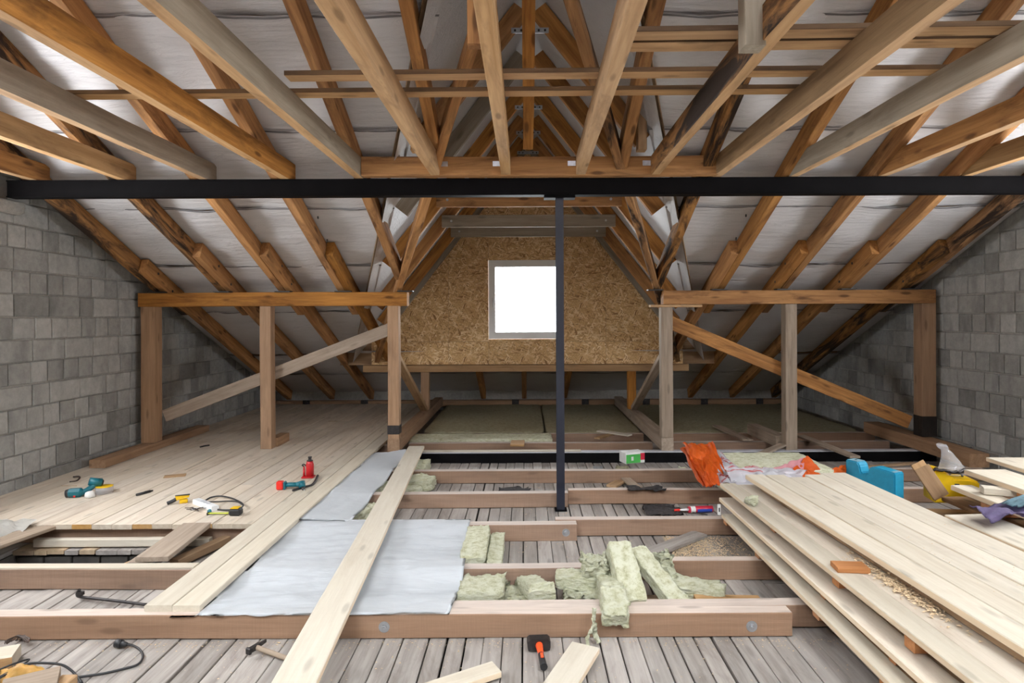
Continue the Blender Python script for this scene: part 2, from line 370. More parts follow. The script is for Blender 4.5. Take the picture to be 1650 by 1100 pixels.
def timber_bm(L, w, h, jit=0.0015, endmat=0, topmat=0, sidemat=0, botmat=0, wane=0.0, seg=None):
    bm = bmesh.new(); n = seg or max(1, min(14, int(L/0.4)))
    bv = min(0.004, w*0.12, h*0.12)
    prof = [(-w/2+bv, -h/2), (w/2-bv, -h/2), (w/2, -h/2+bv), (w/2, h/2-bv), (w/2-bv, h/2), (-w/2+bv, h/2), (-w/2, h/2-bv), (-w/2, -h/2+bv)]
    rings = []; ph = random.random()*50
    for i in range(n+1):
        x = -L/2+L*i/n
        if 0 < i < n: x += random.uniform(-.25, .25)*L/n
        sy = noise.noise((x*0.9, ph, 0))*jit*2.2; sz = noise.noise((x*0.9, ph, 9))*jit*2.2
        r = []
        for k, (y, z) in enumerate(prof):
            wy = wz = 0
            if wane and k in (1, 2): a = max(0, noise.noise((x*2.3, ph, 5+0)))*wane; wy = -a if k == 1 else 0; wz = a if k == 2 else 0
            if wane and k in (0, 7): a = max(0, noise.noise((x*2.1, ph, 31)))*wane; wy = a if k == 0 else 0; wz = a if k == 7 else 0
            r.append(bm.verts.new((x, y+sy+wy+random.uniform(-jit, jit)*0.25, z+sz+wz+random.uniform(-jit, jit)*0.25)))
        rings.append(r)
    for a, b_ in zip(rings, rings[1:]):
        for k in range(8):
            f = bm.faces.new((a[k], a[(k+1) % 8], b_[(k+1) % 8], b_[k]))
            if k == 4: f.material_index = topmat
            elif k in (2, 6): f.material_index = sidemat
            elif k == 0: f.material_index = botmat
    f = bm.faces.new(rings[0][::-1]); f.material_index = endmat
    f = bm.faces.new(rings[-1]); f.material_index = endmat
    bmesh.ops.recalc_face_normals(bm, faces=bm.faces[:])
    return bm
def frame(p0, p1, up=(0, 0, 1), roll=0):
    p0, p1 = Vector(p0), Vector(p1); x = (p1-p0).normalized(); u = Vector(up)
    z = (u-x*u.dot(x)).normalized(); y = z.cross(x)
    m = Matrix((x, y, z)).transposed().to_4x4(); m.translation = (p0+p1)/2
    return m @ Matrix.Rotation(roll, 4, 'X')
def timber(name, p0, p1, w, h, mat, label=None, cat='beam', group=None, parent=None, up=(0, 0, 1), roll=0, kind=None, **kw):
    L = (Vector(p1)-Vector(p0)).length
    mats = mat if isinstance(mat, (list, tuple)) else [mat]
    bm = timber_bm(L, w, h, **kw)
    return mk(name, bm, mats, parent, frame(p0, p1, up, roll), label=label, cat=cat if (parent is None and not kind) else None, group=group, kind=kind)
def at(u, v, z):
    """point on the horizontal plane z seen at photo pixel u,v (used to read real positions off the photo)"""
    du, dv = (u-CX), (v-CY); dv2 = dv+ROLL*du; du2 = du-ROLL*dv
    Y = -z*F/dv2; return Vector((du2*Y/F, Y, z))
def fbm(x, y, z=0.0, o=4): return noise.fractal(Vector((x, y, z)), 0.8, 2.1, o)
def grid_bm(nu, nv, fn, thick=0.0):
    bm = bmesh.new(); V = [[bm.verts.new(fn(i/nu, j/nv)) for j in range(nv+1)] for i in range(nu+1)]
    for i in range(nu):
        for j in range(nv):
            f = bm.faces.new((V[i][j], V[i+1][j], V[i+1][j+1], V[i][j+1])); f.smooth = True
    if thick:
        bmesh.ops.solidify(bm, geom=bm.faces[:], thickness=thick)
    return bm
ZR = lambda Y: 3.554-0.452*Y          # underside of the rafters
ZM = lambda Y: 3.735-0.452*Y          # roof membrane
XV = lambda Y: 0.88+0.353*(Y-5.55)    # valley rafter offset
XM = lambda Y: max(0.0, 0.353*Y-0.83) # membrane cut for the dormer
XC = 0.05                             # dormer centre
ZD = lambda x: 2.45-1.28*abs(x-XC)    # underside of dormer rafters
ZDM = lambda x: ZD(x)+0.235           # dormer membrane
WL, WR, YB = -4.42, 4.70, 11.1

# ---------------------------------------------------------------- setting: gable walls of concrete blocks
def gable(name, X, side):
    root = empty(name, kind='structure')
    yw0, yw1, zw0, zw1 = 2.8, 4.8, -0.15, 0.87
    prof = [(-3.8, -2.0), (YB+.2, -2.0), (YB+.2, ZM(YB+.2)+.08), (0.9, ZM(0.9)+.08), (-3.8, 1.5)]
    bm = bmesh.new(); x0, x1 = (X-0.2, X-0.006) if side < 0 else (X+0.006, X+0.2)
    for (ya, yb, za, zb) in ((-9, yw0, -9, 9), (yw1, 20, -9, 9), (yw0, yw1, -9, zw0), (yw0, yw1, zw1, 9)):
        p = clip(clip(clip(clip(prof, 1, 0, yb), -1, 0, -ya), 0, 1, zb), 0, -1, -za)
        if len(p) > 2: add_prism(bm, p, x0, x1, 'X')
    b = mk('mortar_bed', bm, M['mortar'], root, Matrix.Translation((0, 0, H0)))
    random.seed(11+side)
    cache = {}
    r = 0; z = 0.03-0.2*8
    count = 0
    zrow = -1.57
    while zrow < 2.0:
        stretch = (r % 2 == 0); L = 0.4 if stretch else 0.2
        y = 4.15-0.283*(1 if stretch else 0)
        rowdz = random.uniform(-.003, .003)
        while y < YB+.1:
            LL = L*random.choice((1, 1, 1, 1, .5 if stretch else 1, 1.25 if not stretch else 1))
            ya, yb, za, zb = y+0.006, y+LL-0.007, zrow+0.005+rowdz, zrow+0.192+rowdz
            poly = [(ya, za), (yb, za), (yb, zb), (ya, zb)]
            yc, zc = (ya+yb)/2, (za+zb)/2
            p2 = clip(poly, 0.452, 1, 3.735-0.01)
            y += LL
            if len(p2) < 3 or area(p2) < 0.004 or y < 4.2 or (ya < 4.82 and zb > -.15 and za < .87): continue
            d = random.uniform(-.004, .005)
            full = len(p2) == 4 and area(p2) > area(poly)*0.999
            key = (round(LL, 3), random.randint(0, 3))
            if full and key in cache:
                me = cache[key]
            else:
                bm = bmesh.new()
                pl = [(a-yc, c-zc) for a, c in p2]
                jj = [(a+random.uniform(-.003, .003), c+random.uniform(-.003, .003)) for a, c in pl]
                add_prism(bm, jj, -0.05, 0.012, 'X')
                fe = [e for e in bm.edges if all(v.co.x > 0 for v in e.verts)]
                bmesh.ops.bevel(bm, geom=fe, offset=0.006, segments=1, affect='EDGES')
                me = bpy.data.meshes.new('concrete_block'); bm.to_mesh(me); bm.free(); me.materials.append(M['block'])
                if full: cache[key] = me
            o = link('concrete_block', me, root)
            s = -1 if side > 0 else 1
            o.matrix_basis = Matrix.Translation((X+(d*s), yc, zc+H0)) @ (Matrix.Scale(-1, 4, (1, 0, 0)) if side > 0 else Matrix())
            count += 1
        zrow += 0.2; r += 1
    return root
gable('wall_left', WL, -1)
gable('wall_right', WR, 1)
def side_window(n, X, s):
    root = empty('window_%d' % n, kind='structure')
    bm = bmesh.new(); y0, y1, z0, z1 = 2.8, 4.8, -0.15, 0.87
    for (a, b_, c, d) in ((y0, y1, z0, z0+.07), (y0, y1, z1-.07, z1), (y0, y0+.07, z0, z1), (y1-.07, y1, z0, z1), ((y0+y1)/2-.04, (y0+y1)/2+.04, z0, z1)):
        add_box(bm, X+s*.10-.03, X+s*.10+.03, a, b_, c+H0, d+H0)
    mk('window_frame', bm, M['pvc'], root)
side_window(2, WL, -1); side_window(3, WR, 1)

# rear knee wall, wall behind the camera
root = empty('wall_back', kind='structure')
mk('mortar_bed', box_bm(WL, WR, YB+.01, YB+.2, -2.0+H0, -1.24+H0), M['mortar'], root)
x = WL
me = None
while x < WR-.05:
    L = min(0.4, WR-x)
    mk('concrete_block', box_bm(x+.006, x+L-.006, YB-.012, YB+.05, -1.60+H0, -1.43+H0, .006), M['block'], root); x += L
bm = bmesh.new()
for a in ((WL-.2, WR+.2, -4.0, -3.8, -2.0+H0, 1.5+H0),):
    add_box(bm, *a)
o = mk('wall_front', bm, M['mortar'], mw=Matrix.Translation((0, 0, -H0)), kind='structure')

# floor: rough slab with the old planks on it
floor = empty('floor', kind='structure')
mk('slab', box_bm(WL-.2, WR+.2, -4, YB+.2, -2.12+H0, -2.02+H0), M['slab'], floor)
random.seed(3)
x = WL+0.01; k = 0
HX0, HX1, HY0, HY1 = -3.62, -2.52, 3.98, 4.46      # opening in the floor
while x < WR-.03:
    w = random.choice((.095, .10, .12, .14, .15)) if x < -0.8 else random.choice((.09, .095, .10, .10, .13))
    w = min(w, WR-x-.005)
    gap = random.choice((.003, .004, .004, .006, .013))
    cuts = [0.6, 3.86, 7.6 if x > -1.75 else 4.72]
    segs = []
    if x+w > HX0 and x < HX1: segs = [(0.6, 3.86), (3.865, HY0), (HY1, 4.72)]
    else: segs = [(0.6, 3.86-random.choice((0, 0, 0.4))), None]; segs[1] = (segs[0][1]+.004, cuts[2])
    for (a, b_) in segs:
        dz = random.uniform(-.007, .0)
        o = timber('plank', (x+w/2, a, -1.635+dz+H0), (x+w/2, b_, -1.635+dz+H0), w-gap, 0.03, M['plankwarm'] if (x < -3.0 and a > 3.5 and random.random() < .7) else M['plank'], parent=floor, jit=.0012, wane=0.004 if random.random() < .4 else 0)
    x += w; k += 1
bm = bmesh.new(); add_box(bm, WL, WR, -3.9, 0.59, -1.66+H0, -1.62+H0); add_box(bm, WL, WR, 7.6, YB, -1.66+H0, -1.62+H0)
mk('subfloor', bm, M['plank'], floor)
bm = bmesh.new()                                     # walls of the opening, pit shade put into their dark colour
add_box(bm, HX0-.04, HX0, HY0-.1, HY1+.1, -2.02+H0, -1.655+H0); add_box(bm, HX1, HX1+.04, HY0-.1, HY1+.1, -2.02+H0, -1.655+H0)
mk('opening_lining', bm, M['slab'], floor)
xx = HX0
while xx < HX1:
    mk('lining_block', box_bm(xx+.004, min(xx+.19, HX1), HY1+.03, HY1+.09, -2.02+H0, -1.68+H0, .004), M['slab'], floor); xx += .2  # blocks coloured darker to paint in the shade of the pit

# ---------------------------------------------------------------- ceiling: membrane strips
ceil = empty('ceiling', kind='structure')
seams = [0.85, 2.0, 3.05, 4.05, 5.02, 6.0, 7.0, 8.1, 9.45, 10.25, YB+.15]
RX_L = [-4.17, -3.43, -2.75, -2.08, -1.38, -0.70]
RX_R = [0.80, 1.50, 2.22, 2.94, 3.66, 4.38]
ALLR = sorted(RX_L+RX_R+[0.03])
def sag(x, y, ph):
    b_ = 0.0
    for a, c in zip([WL]+ALLR, ALLR+[WR]):
        if a <= x <= c: t = (x-a)/(c-a); b_ = math.sin(math.pi*t)
    w_ = fbm(x*1.3+ph, y*5.0, ph)*0.030+fbm(x*5+ph, y*13, ph)*0.006
    return -0.018*b_*(0.6+0.8*noise.noise((x*.7, y*.5, ph)))+w_*b_
for si, (ya, yb) in enumerate(zip(seams, seams[1:])):
    for (s, xa) in ((-1, WL), (1, WR)):
        if yb > 9.6:
            if s > 0: continue
            nx = 90
            def fn(u, v, ya=ya, yb=yb):
                x = WL+(WR-WL)*u; y = ya-(.0 if ya < 9.5 else .05)+(yb-ya+.05)*v
                return (x, y, ZM(y)+.02*v+sag(x, y, si*3.1)+H0)
        else:
            nx = 60
            def fn(u, v, ya=ya, yb=yb, s=s, xa=xa):
                y = ya-.05+(yb-ya+.05)*v; xe = XC+s*XM(y)
                if y > 9.42: xe = XC
                x = xa+(xe-xa)*u
                return (x, y, ZM(y)+.02*v+sag(x, y, si*3.1+s)*min(1, (1-u)*8)+H0)
        mk('membrane_strip', grid_bm(nx, 14, fn), M['membrane'], ceil, smooth=True)
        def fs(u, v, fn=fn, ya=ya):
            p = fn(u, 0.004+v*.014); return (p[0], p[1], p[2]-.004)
        if si > 0: mk('seam_shadow_strip', grid_bm(nx, 1, fs), M['seam'], ceil, smooth=True)  # painted shadow line along the overlap, not a real tape
# roof beyond the ridge, behind the camera
zr = lambda y: ZM(0.9)-(0.9-y)*2.1/4.9
for (xa, xb, ya, yb) in ((WL-.2, WR+.2, .9, .25), (WL-.2, WR+.2, -1.8, -4.0), (WL-.2, -3.15, .25, -1.8), (-.85, .85, .25, -1.8), (3.15, WR+.2, .25, -1.8)):
    mk('rear_roof', grid_bm(2, 2, lambda u, v: (xa+(xb-xa)*u, ya+(yb-ya)*v, zr(ya+(yb-ya)*v)+H0), .02), M['membrane'], ceil)
for n, sx in ((4, -2.0), (5, 2.0)):
    r_ = empty('window_%d' % n, (sx, -.775, zr(-.775)), kind='structure', rot=Matrix.Rotation(math.atan(2.1/4.9), 4, 'X'))
    bm = bmesh.new()
    for a in ((-1.15, 1.15, -1.11, -1.04), (-1.15, 1.15, 1.04, 1.11), (-1.15, -1.08, -1.04, 1.04), (1.08, 1.15, -1.04, 1.04)): add_box(bm, *a, -.05, .05)
    mk('window_frame', bm, M['pvc'], r_)
    mk('pane', box_bm(-1.08, 1.08, -1.04, 1.04, -.005, .005), M['glass'], r_)
for s, xa in ((-1, WL-.22), (1, WR+.22)):  # unseen outer shell, added to stop sky light leaking past the membrane
    bm = bmesh.new(); xd = XC+s*(XM(9.47)-.02)
    add_prism(bm, [(xa, .85), (XC, .85), (XC, 2.30), (xd, 9.47), (XC, 9.47), (XC, YB+.25), (xa, YB+.25)], .05, .09)
    for v in bm.verts: v.co.z += ZM(v.co.y)+H0
    mk('added_unseen_roof_shell', bm, M['brownboard'], ceil)
    bm = bmesh.new(); xd = XC+s*(XM(9.47)+.10)
    add_prism(bm, [(XC, 1.9), (XC, 9.6), (xd+s*.05, 9.6), (XC+s*.10, 2.2)], .06, .10)
    for v in bm.verts: v.co.z += ZDM(v.co.x)+H0
    mk('added_unseen_roof_shell', bm, M['brownboard'], ceil)
# dormer roof membranes, side to ridge
for s in (-1, 1):
    for (ya, yb) in ((2.3, 4.2), (4.2, 6.0), (6.0, 7.9), (7.9, 9.6)):
        def fn(u, v, s=s, ya=ya, yb=yb):
            y = ya-.03+(yb-ya+.03)*v
            xe = XM(min(y, 9.45))+0.12; x = XC+s*xe*u
            d = fbm(x*2+s*7, y*1.7, 3)*.03+fbm(x*7, y*6, 8)*.008
            return (x, y, ZDM(x)+.025-.02*v+d*math.sin(math.pi*min(1, max(0, u))*.9)+H0)
        mk('dormer_membrane', grid_bm(22, 24, fn), M['foil'], ceil, smooth=True)

# ---------------------------------------------------------------- dormer wall with strand boards and window
YW = 9.40
WX0, WX1, WZ0, WZ1 = -0.545, 0.575, -0.315, 0.86
dw = empty('wall_dormer', kind='structure')
outline = [(-2.28, -0.69), (2.34, -0.69), (2.34, ZM(YW)-.02+.25), (XC+.0, ZDM(XC)+.0), (-2.28, ZM(YW)-.02+.25)]
outline = [(-2.28, -0.69), (2.34, -0.69), (2.34, -0.28), (XC, ZDM(XC)-.02), (-2.28, -0.28)]
xs = [-2.28, -1.135, WX0, WX1, 1.20, 2.34]; zs = [-0.69, -0.35, 0.895, 3]
def cellpoly(x0, x1, z0, z1):
    return clip(clip(clip(clip(outline, 1, 0, x1), -1, 0, -x0), 0, 1, z1), 0, -1, -z0)
for i in range(5):
    for j in range(3):
        g = .002
        x0, x1, z0, z1 = xs[i], xs[i+1], zs[j], zs[j+1]
        if i == 2 and j == 1: continue
        p = cellpoly(x0+g, x1-g, z0+g, z1-g)
        if len(p) < 3 or area(p) < .003: continue
        cx = sum(a for a, _ in p)/len(p); cz = sum(c for _, c in p)/len(p)
        bm = bmesh.new(); add_prism(bm, [(a-cx, c-cz) for a, c in p], -.011, .011, 'Z')
        mk('strand_board_panel', bm, M['osb'], dw, Matrix.Translation((cx, YW, cz+H0)) @ RX(90))
for (x0, x1, z0, z1) in ((WX0, WX1, -.35, WZ0), (WX0, WX1, WZ1, .895)):
    bm = bmesh.new(); add_box(bm, -(x1-x0)/2, (x1-x0)/2, -(z1-z0)/2, (z1-z0)/2, -.011, .011)
    mk('strand_board_panel', bm, M['osb'], dw, Matrix.Translation(((x0+x1)/2, YW, (z0+z1)/2+H0)) @ RX(90))
bm = bmesh.new()
for (x0, x1, z0, z1) in ((-3, WX0, -3, 3), (WX1, 3, -3, 3), (WX0, WX1, -3, WZ0), (WX0, WX1, WZ1, 3)):
    p = [(-2.75, -0.69), (2.85, -0.69), (2.85, -.10), (XC, ZDM(XC)+.03), (-2.75, -.10)]
    p = clip(clip(clip(clip(p, 1, 0, x1), -1, 0, -x0), 0, 1, z1), 0, -1, -z0); add_prism(bm, p, .013, .10, 'Y')
mk('added_wall_backing', bm, M['brownboard'], dw, Matrix.Translation((0, YW, H0)))  # backing added behind the panels, widened to block light leaks
win = empty('window_1', (0, YW, -H0), kind='structure')
def ring(bm, x0, x1, z0, z1, t, y0, y1, bev=.004):
    for a in ((x0, x1, y0, y1, z0, z0+t), (x0, x1, y0, y1, z1-t, z1), (x0, x0+t, y0, y1, z0+t, z1-t), (x1-t, x1, y0, y1, z0+t, z1-t)):
        bmesh_box = add_box(bm, *a)
    return bm
mk('window_frame', ring(bmesh.new(), WX0+.006, WX1-.006, WZ0+.004+H0, WZ1-.004+H0, .05, -.02, .08), M['pvc'], win)
sash = mk('sash', ring(bmesh.new(), WX0+.045, WX1-.045, WZ0+.045+H0, WZ1-.045+H0, .062, -.035, .05), M['pvc'], win)
mk('pane', box_bm(WX0+.105, WX1-.105, .005, .011, WZ0+.105+H0, WZ1-.105+H0), M['glass'], sash)
bm = bmesh.new(); add_box(bm, -.013, .013, -.012, 0, -.035, .035, 0, .003); add_box(bm, -.008, .008, -.045, -.010, -.008, .008); add_box(bm, -.009, .009, -.05, -.036, -.11, .01, 0, .003)
mk('window_handle', bm, M['whiteplastic'], sash, TR(WX0+.075, -.035, .27+H0))
timber('dormer_header', (-2.40, YW+.03, -.745), (2.42, YW+.03, -.745), .14, .10, M['tan'], 'long horizontal beam under the strand board dormer wall', 'beam')

# ---------------------------------------------------------------- steel
def ibeam(name, p0, L, h, w, mats, label):
    bm = bmesh.new(); t = .008; hw = h/2
    add_box(bm, 0, L, -w/2, w/2, -hw, -hw+t); add_box(bm, 0, L, -w/2, w/2, hw-t, hw, 0); add_box(bm, 0, L, -.004, .004, -hw+t, hw-t)
    return mk(name, bm, mats, mw=Matrix.Translation(p0), label=label, cat='beam')
bm = bmesh.new()
XL0, XL1 = -4.30, 4.74
add_box(bm, XL0, XL1, -.05, .05, -.07, -.06); add_box(bm, XL0, XL1, -.05, .05, .06, .07); add_box(bm, XL0, XL1, -.04, .04, -.06, .06)
mk('steel_beam', bm, M['black'], mw=Matrix.Translation((0, 5.3, 1.09)), label='black painted steel beam spanning the whole loft under the rafters', cat='beam')
bm = bmesh.new(); add_box(bm, -.2, .2, -.2, .2, -.05, .05, 0, .02)
for v in bm.verts: v.co += Vector((random.uniform(-.02, .02), random.uniform(-.02, .02), random.uniform(-.015, .015)))
mk('beam_pad', bm, M['mortar'], mw=Matrix.Translation((-4.53, 5.3, .965)), label='rough mortar pad on the left wall under the black beam end', cat='mortar pad')
col = empty('steel_column', (0.293, 5.33, -1.615), label='slender dark steel column standing under the black beam', cat='column')
bm = bmesh.new()
hh = 2.635-.02
add_box(bm, -.033, .033, -.033, -.026, .006, hh); add_box(bm, -.033, .033, .026, .033, .006, hh)
add_box(bm, -.005, .005, -.026, .026, .006, hh); mk('shaft', bm, M['bluesteel'], col)
mk('foot_plate', box_bm(-.05, .05, -.05, .05, 0, .008), M['black'], col)
mk('head_plate', box_bm(-.13, .13, -.055, .055, hh, hh+.018), M['black'], col)
bm = bmesh.new(); add_box(bm, -1.36, 4.60, -.05, .05, -.073, -.063); add_box(bm, -1.36, 4.60, -.045, .045, -.063, .063); add_box(bm, -1.36, 4.60, -.05, .05, .063, .073, 1)
mk('floor_beam', bm, [M['black'], M['flange']], mw=Matrix.Translation((0, 7.13, -1.575)), label='black steel floor beam in the joist gap below the posts', cat='beam')
timber('batten', (-1.30, 7.12, -1.495), (.62, 7.12, -1.495), .07, .012, M['fresh'], 'thin pale strip lying along the top of the black floor beam', 'batten')

# ---------------------------------------------------------------- rafters
random.seed(21)
ords = ['first', 'second', 'third', 'fourth', 'fifth', 'sixth', 'seventh', 'eighth', 'ninth', 'tenth', 'eleventh', 'twelfth']
RH, RW = .16, .08
c_ = math.cos(math.atan(.452)); nrm = Vector((0, .452, 1)).normalized()
def rpt(x, Y): return Vector((x, Y, ZR(Y)))+nrm*(RH/2)
def rafter(x, ya, yb, mat, label, name='rafter', wane=.006, **kw):
    return timber(name, rpt(x, ya), rpt(x, yb), RW, RH, mat, label, 'rafter', up=(0, .452, 1), jit=.004, wane=wane, **kw)
lm = ['old', 'old', 'rafter', 'rafter', 'rafter', 'rafter']
for i, x in enumerate(RX_L):
    side = 'left'
    if i < 5:
        rafter(x, 1.0, 7.75 if i < 4 else 6.93, M[lm[i]], '%s upper rafter counted from the left wall%s' % (ords[i], ', dark stained' if i < 2 else ''), wane=.02 if i < 2 else .006)
        if i == 4: continue
        o = rafter(x+RW+.003, 6.45 if i else 6.75, 10.95 if i < 3 else 9.25, M['rafter'], '%s lower splice rafter counted from the left wall, reaching the eaves' % ords[i], name='splice_rafter')
        for (yy, zz) in ((6.75, .02), (7.05, -.03)):
            Lh = ((Vector(rpt(0, 6.45))-rpt(0, 10.95)).length)/2
            bm = bmesh.new(); add_cyl(bm, (-Lh+(yy-6.45)*1.1+.05, -RW/2-.0, zz), (-Lh+(yy-6.45)*1.1+.05, -RW/2-.006, zz), .014, n=10)
            mk('bolt_head', bm, M['iron'], o)
    else:
        rafter(x, 1.0, 5.0, M['rafter'], 'rafter left of the ridge line, ending above the dormer header')
rm = ['rafter', 'old', 'rafter', 'rafter', 'rafter', 'old']
for i, x in enumerate(RX_R):
    j = 5-i
    if i > 0:
        rafter(x, 1.0, 7.75 if i > 1 else 7.15, M[rm[i]], '%s upper rafter counted from the right wall%s' % (ords[j], ', dark stained' if rm[i] == 'old' else ''), wane=.02 if rm[i] == 'old' else .006)
        if i == 1: continue
        o = rafter(x-RW-.003, 6.45, 10.95 if i > 2 else 9.25, M['old' if i == 5 else 'rafter'], '%s lower splice rafter counted from the right wall, reaching the eaves' % ords[j], name='splice_rafter')
        for (yy, zz) in ((6.75, .02), (7.05, -.03)):
            bm = bmesh.new(); Lh = ((Vector(rpt(0, 6.45))-rpt(0, 10.95)).length)/2
            add_cyl(bm, (-Lh+(yy-6.45)*1.1+.05, RW/2, zz), (-Lh+(yy-6.45)*1.1+.05, RW/2+.006, zz), .014, n=10)
            mk('bolt_head', bm, M['iron'], o)
    else:
        rafter(x, 1.0, 5.2, M['rafter'], 'rafter right of the ridge line, ending above the dormer header')
rafter(0.03, 1.0, 4.95, M['rafter'], 'narrow central rafter running down to the orange header beam')
# lower rafters under the dormer, seen in the dark gap
for i, x in enumerate((-0.72, -0.02, 0.68, 1.36, -1.32+.0)):
    if abs(x) > 1.3: continue
    rafter(x, 9.50, 10.95, M['rafter'], ['short eaves rafter under the dormer, left of the window', 'short eaves rafter under the dormer, below the window', 'short eaves rafter under the dormer, right of the steel column'][i] if i < 3 else 'x', name='eaves_rafter')
# valley rafters
for s, lb in ((-1, 'left'), (1, 'right')):
    xo = 0.03
    a = Vector((xo+s*XV(3.4), 3.4, ZR(3.4)+.07)); b_ = Vector((xo+s*XV(9.3), 9.3, ZR(9.3)+.07))
    timber('valley_rafter', a, b_, .07, .16, M['rafter' if s < 0 else 'old'], 'sloping valley rafter along the %s side of the dormer' % lb, 'rafter', up=(0, .452, 1), jit=.004, wane=.01)
# dormer rafters
sl = math.atan(1.28)
pairs = [5.1, 6.0, 6.95, 7.9, 8.85, 9.31]
nm = ['nearest', 'second', 'third', 'fourth', 'fifth', 'farthest']
DH, DW = .145, .06
for i, Y in enumerate(pairs):
    for s, lb in ((-1, 'left'), (1, 'right')):
        foot = XV(Y)+.12 if Y < 8.8 else XV(Y)-.05
        n_ = Vector((s*1.28, 0, 1)).normalized()*(DH/2)
        a = Vector((XC+s*.012, Y, ZD(XC+s*.012)))+n_; a -= Vector((s*1, 0, -1.28)).normalized()*(DH/2)*1.2*0
        b_ = Vector((XC+s*foot, Y, ZD(XC+s*foot)))+n_
        timber('dormer_rafter', a, b_, DW, DH, M['greyold' if (i in (1,) and s < 0) or i == 5 else 'rafter'], '%s steep dormer rafter on the %s side' % (nm[i], lb), 'rafter', up=(s*1.28, 0, 1), jit=.003)
    if i in (0, 1, 2, 3, 4):
        pz = 2.30
        pl = empty('gang_plate', (XC, Y-DW/2-.002, pz), label='galvanised plate joining the %s pair of dormer rafters at the apex' % nm[i], cat='metal plate')
        bm = bmesh.new(); add_box(bm, -.15, .15, -.0015, .0015, -.022, .022)
        mk('strap', bm, M['zinc'], pl)
        bm = bmesh.new()
        for sx in (-.12, -.07, .07, .12): add_cyl(bm, (sx, -.0015, 0), (sx, -.007, 0), .009, n=8)
        mk('screw_heads', bm, M['iron'], pl, kind='stuff')
for (Y, zb, mt, lb) in ((6.95, 1.21, 'rafter', 'orange collar tie across the dormer just below the black beam'), (7.9, 1.125, 'greyold', 'upper grey collar tie across the dormer rafters'), (8.85, 1.125, 'greyold', 'lower grey collar tie against the strand board dormer wall')):
    zc = zb+.075; hx = (2.45-zb+.05)/1.28
    o = timber('collar_tie', (XC-hx, Y-.055, zc), (XC+hx, Y-.055, zc), .045, .15, M[mt], lb, 'collar tie')
    for sx in (-1, 1):
        bm = bmesh.new(); add_cyl(bm, (sx*(hx-.12), -.0225, 0), (sx*(hx-.12), -.034, 0), .014, n=10); mk('bolt_head', bm, M['zinc'], o)
# short blocks hung near valley
timber('packing_block', (-.86, 5.02, 1.32), (-.86, 5.02, 1.72), .07, .10, M['tan'], 'short upright block beside the valley left of the ridge', 'wood block', up=(0, 1, 0))
timber('packing_block', (.93, 5.02, 1.32), (.93, 5.02, 1.75), .07, .10, M['tan'], 'short upright block beside the valley right of the ridge', 'wood block', up=(0, 1, 0))
timber('nailed_block', (.98, 2.72, 1.15), (.98, 2.72, 1.98), .09, .09, M['greyold'], 'stub of post hanging beside the blackened ceiling joist', 'wood block', up=(0, 1, 0))
timber('nailed_block', (-.24, 3.10, 1.33), (-.24, 3.10, 2.1), .07, .07, M['rafter'], 'small orange stub hanging left of the ridge above the battens', 'wood block', up=(0, 1, 0))

# header, ceiling joists and battens
timber('header_beam', (-1.33, 5.20, 1.240), (1.58, 5.20, 1.240), .09, .155, M['rafter'], 'orange header beam carrying the middle ceiling joists', 'beam', jit=.003)
cj = [(-4.03, 'rafter'), (-3.33, 'tan'), (-2.655, 'greyold'), (-1.995, 'rafter'), (-1.41+.115, 'greyold'),
      (-.73, 'tan'), (-.15, 'tan'), (.46, 'tan'), (1.07, 'old'), (1.62, 'olive'), (2.14-.0, 'greyold'), (2.855, 'rafter'), (3.575, 'olive'), (4.27, 'tan')]
cj = [(-4.085, -4.085, 'rafter', 'outermost ceiling joist at the left wall, orange'),
      (-3.345, -3.33, 'tan', 'tan ceiling joist second from the left wall'),
      (-2.665, -2.66, 'greyold', 'grey ceiling joist third from the left wall'),
      (-1.99, -2.0, 'rafter', 'bright orange knotty ceiling joist fourth from the left wall'),
      (-1.38+.01, -1.36, 'greyold', 'grey ceiling joist ending at the left end of the header'),
      (-.73, -.735, 'tan', 'leftmost ceiling joist hung on the face of the header'),
      (-.15, -.15, 'tan', 'mouldy ceiling joist hung left of the middle of the header'),
      (.46, .40, 'tan', 'pale ceiling joist hung right of the middle of the header'),
      (1.07, 1.03, 'old', 'blackened old ceiling joist hung at the right of the header'),
      (1.60, 1.60, 'olive', 'olive brown ceiling joist ending at the right end of the header'),
      (2.24, 2.29, 'greyold', 'weathered grey ceiling joist right of the header'),
      (2.98, 3.02, 'rafter', 'orange ceiling joist second from the right wall'),
      (3.68, 3.74, 'olive', 'brown ceiling joist nearest the right wall')]
for i, (xe, xn, mt, lb) in enumerate(cj):
    onh = 5 <= i <= 8
    ye = 5.153 if onh else (5.37 if i in (4, 9) else 5.40)
    if i in (4,): xe, xn = -1.375, -1.375
    w = .075
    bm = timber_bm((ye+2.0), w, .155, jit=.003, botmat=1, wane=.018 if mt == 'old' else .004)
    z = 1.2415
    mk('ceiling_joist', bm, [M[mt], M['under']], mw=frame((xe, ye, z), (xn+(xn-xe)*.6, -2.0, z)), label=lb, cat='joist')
    if onh:
        pl = mk('joist_hanger', box_bm(-.032, .032, -.003, .003, -.02, .02), M['zinc'], mw=TR(xe-(.075 if i < 7 else .075)*(1 if i > 5 else -1), 5.150, 1.255), label='zinc angle plate at the header beside the %s' % ['leftmost hung joist', 'mouldy hung joist', 'pale hung joist', 'blackened hung joist'][i-5], cat='metal plate')
timber('ceiling_batten', (-1.30, 3.48, 1.335), (2.52, 3.44, 1.335), .10, .026, [M['dkbatten'], M['under']], 'long batten across the ceiling joists, nearer of the long pair', 'batten', botmat=1)
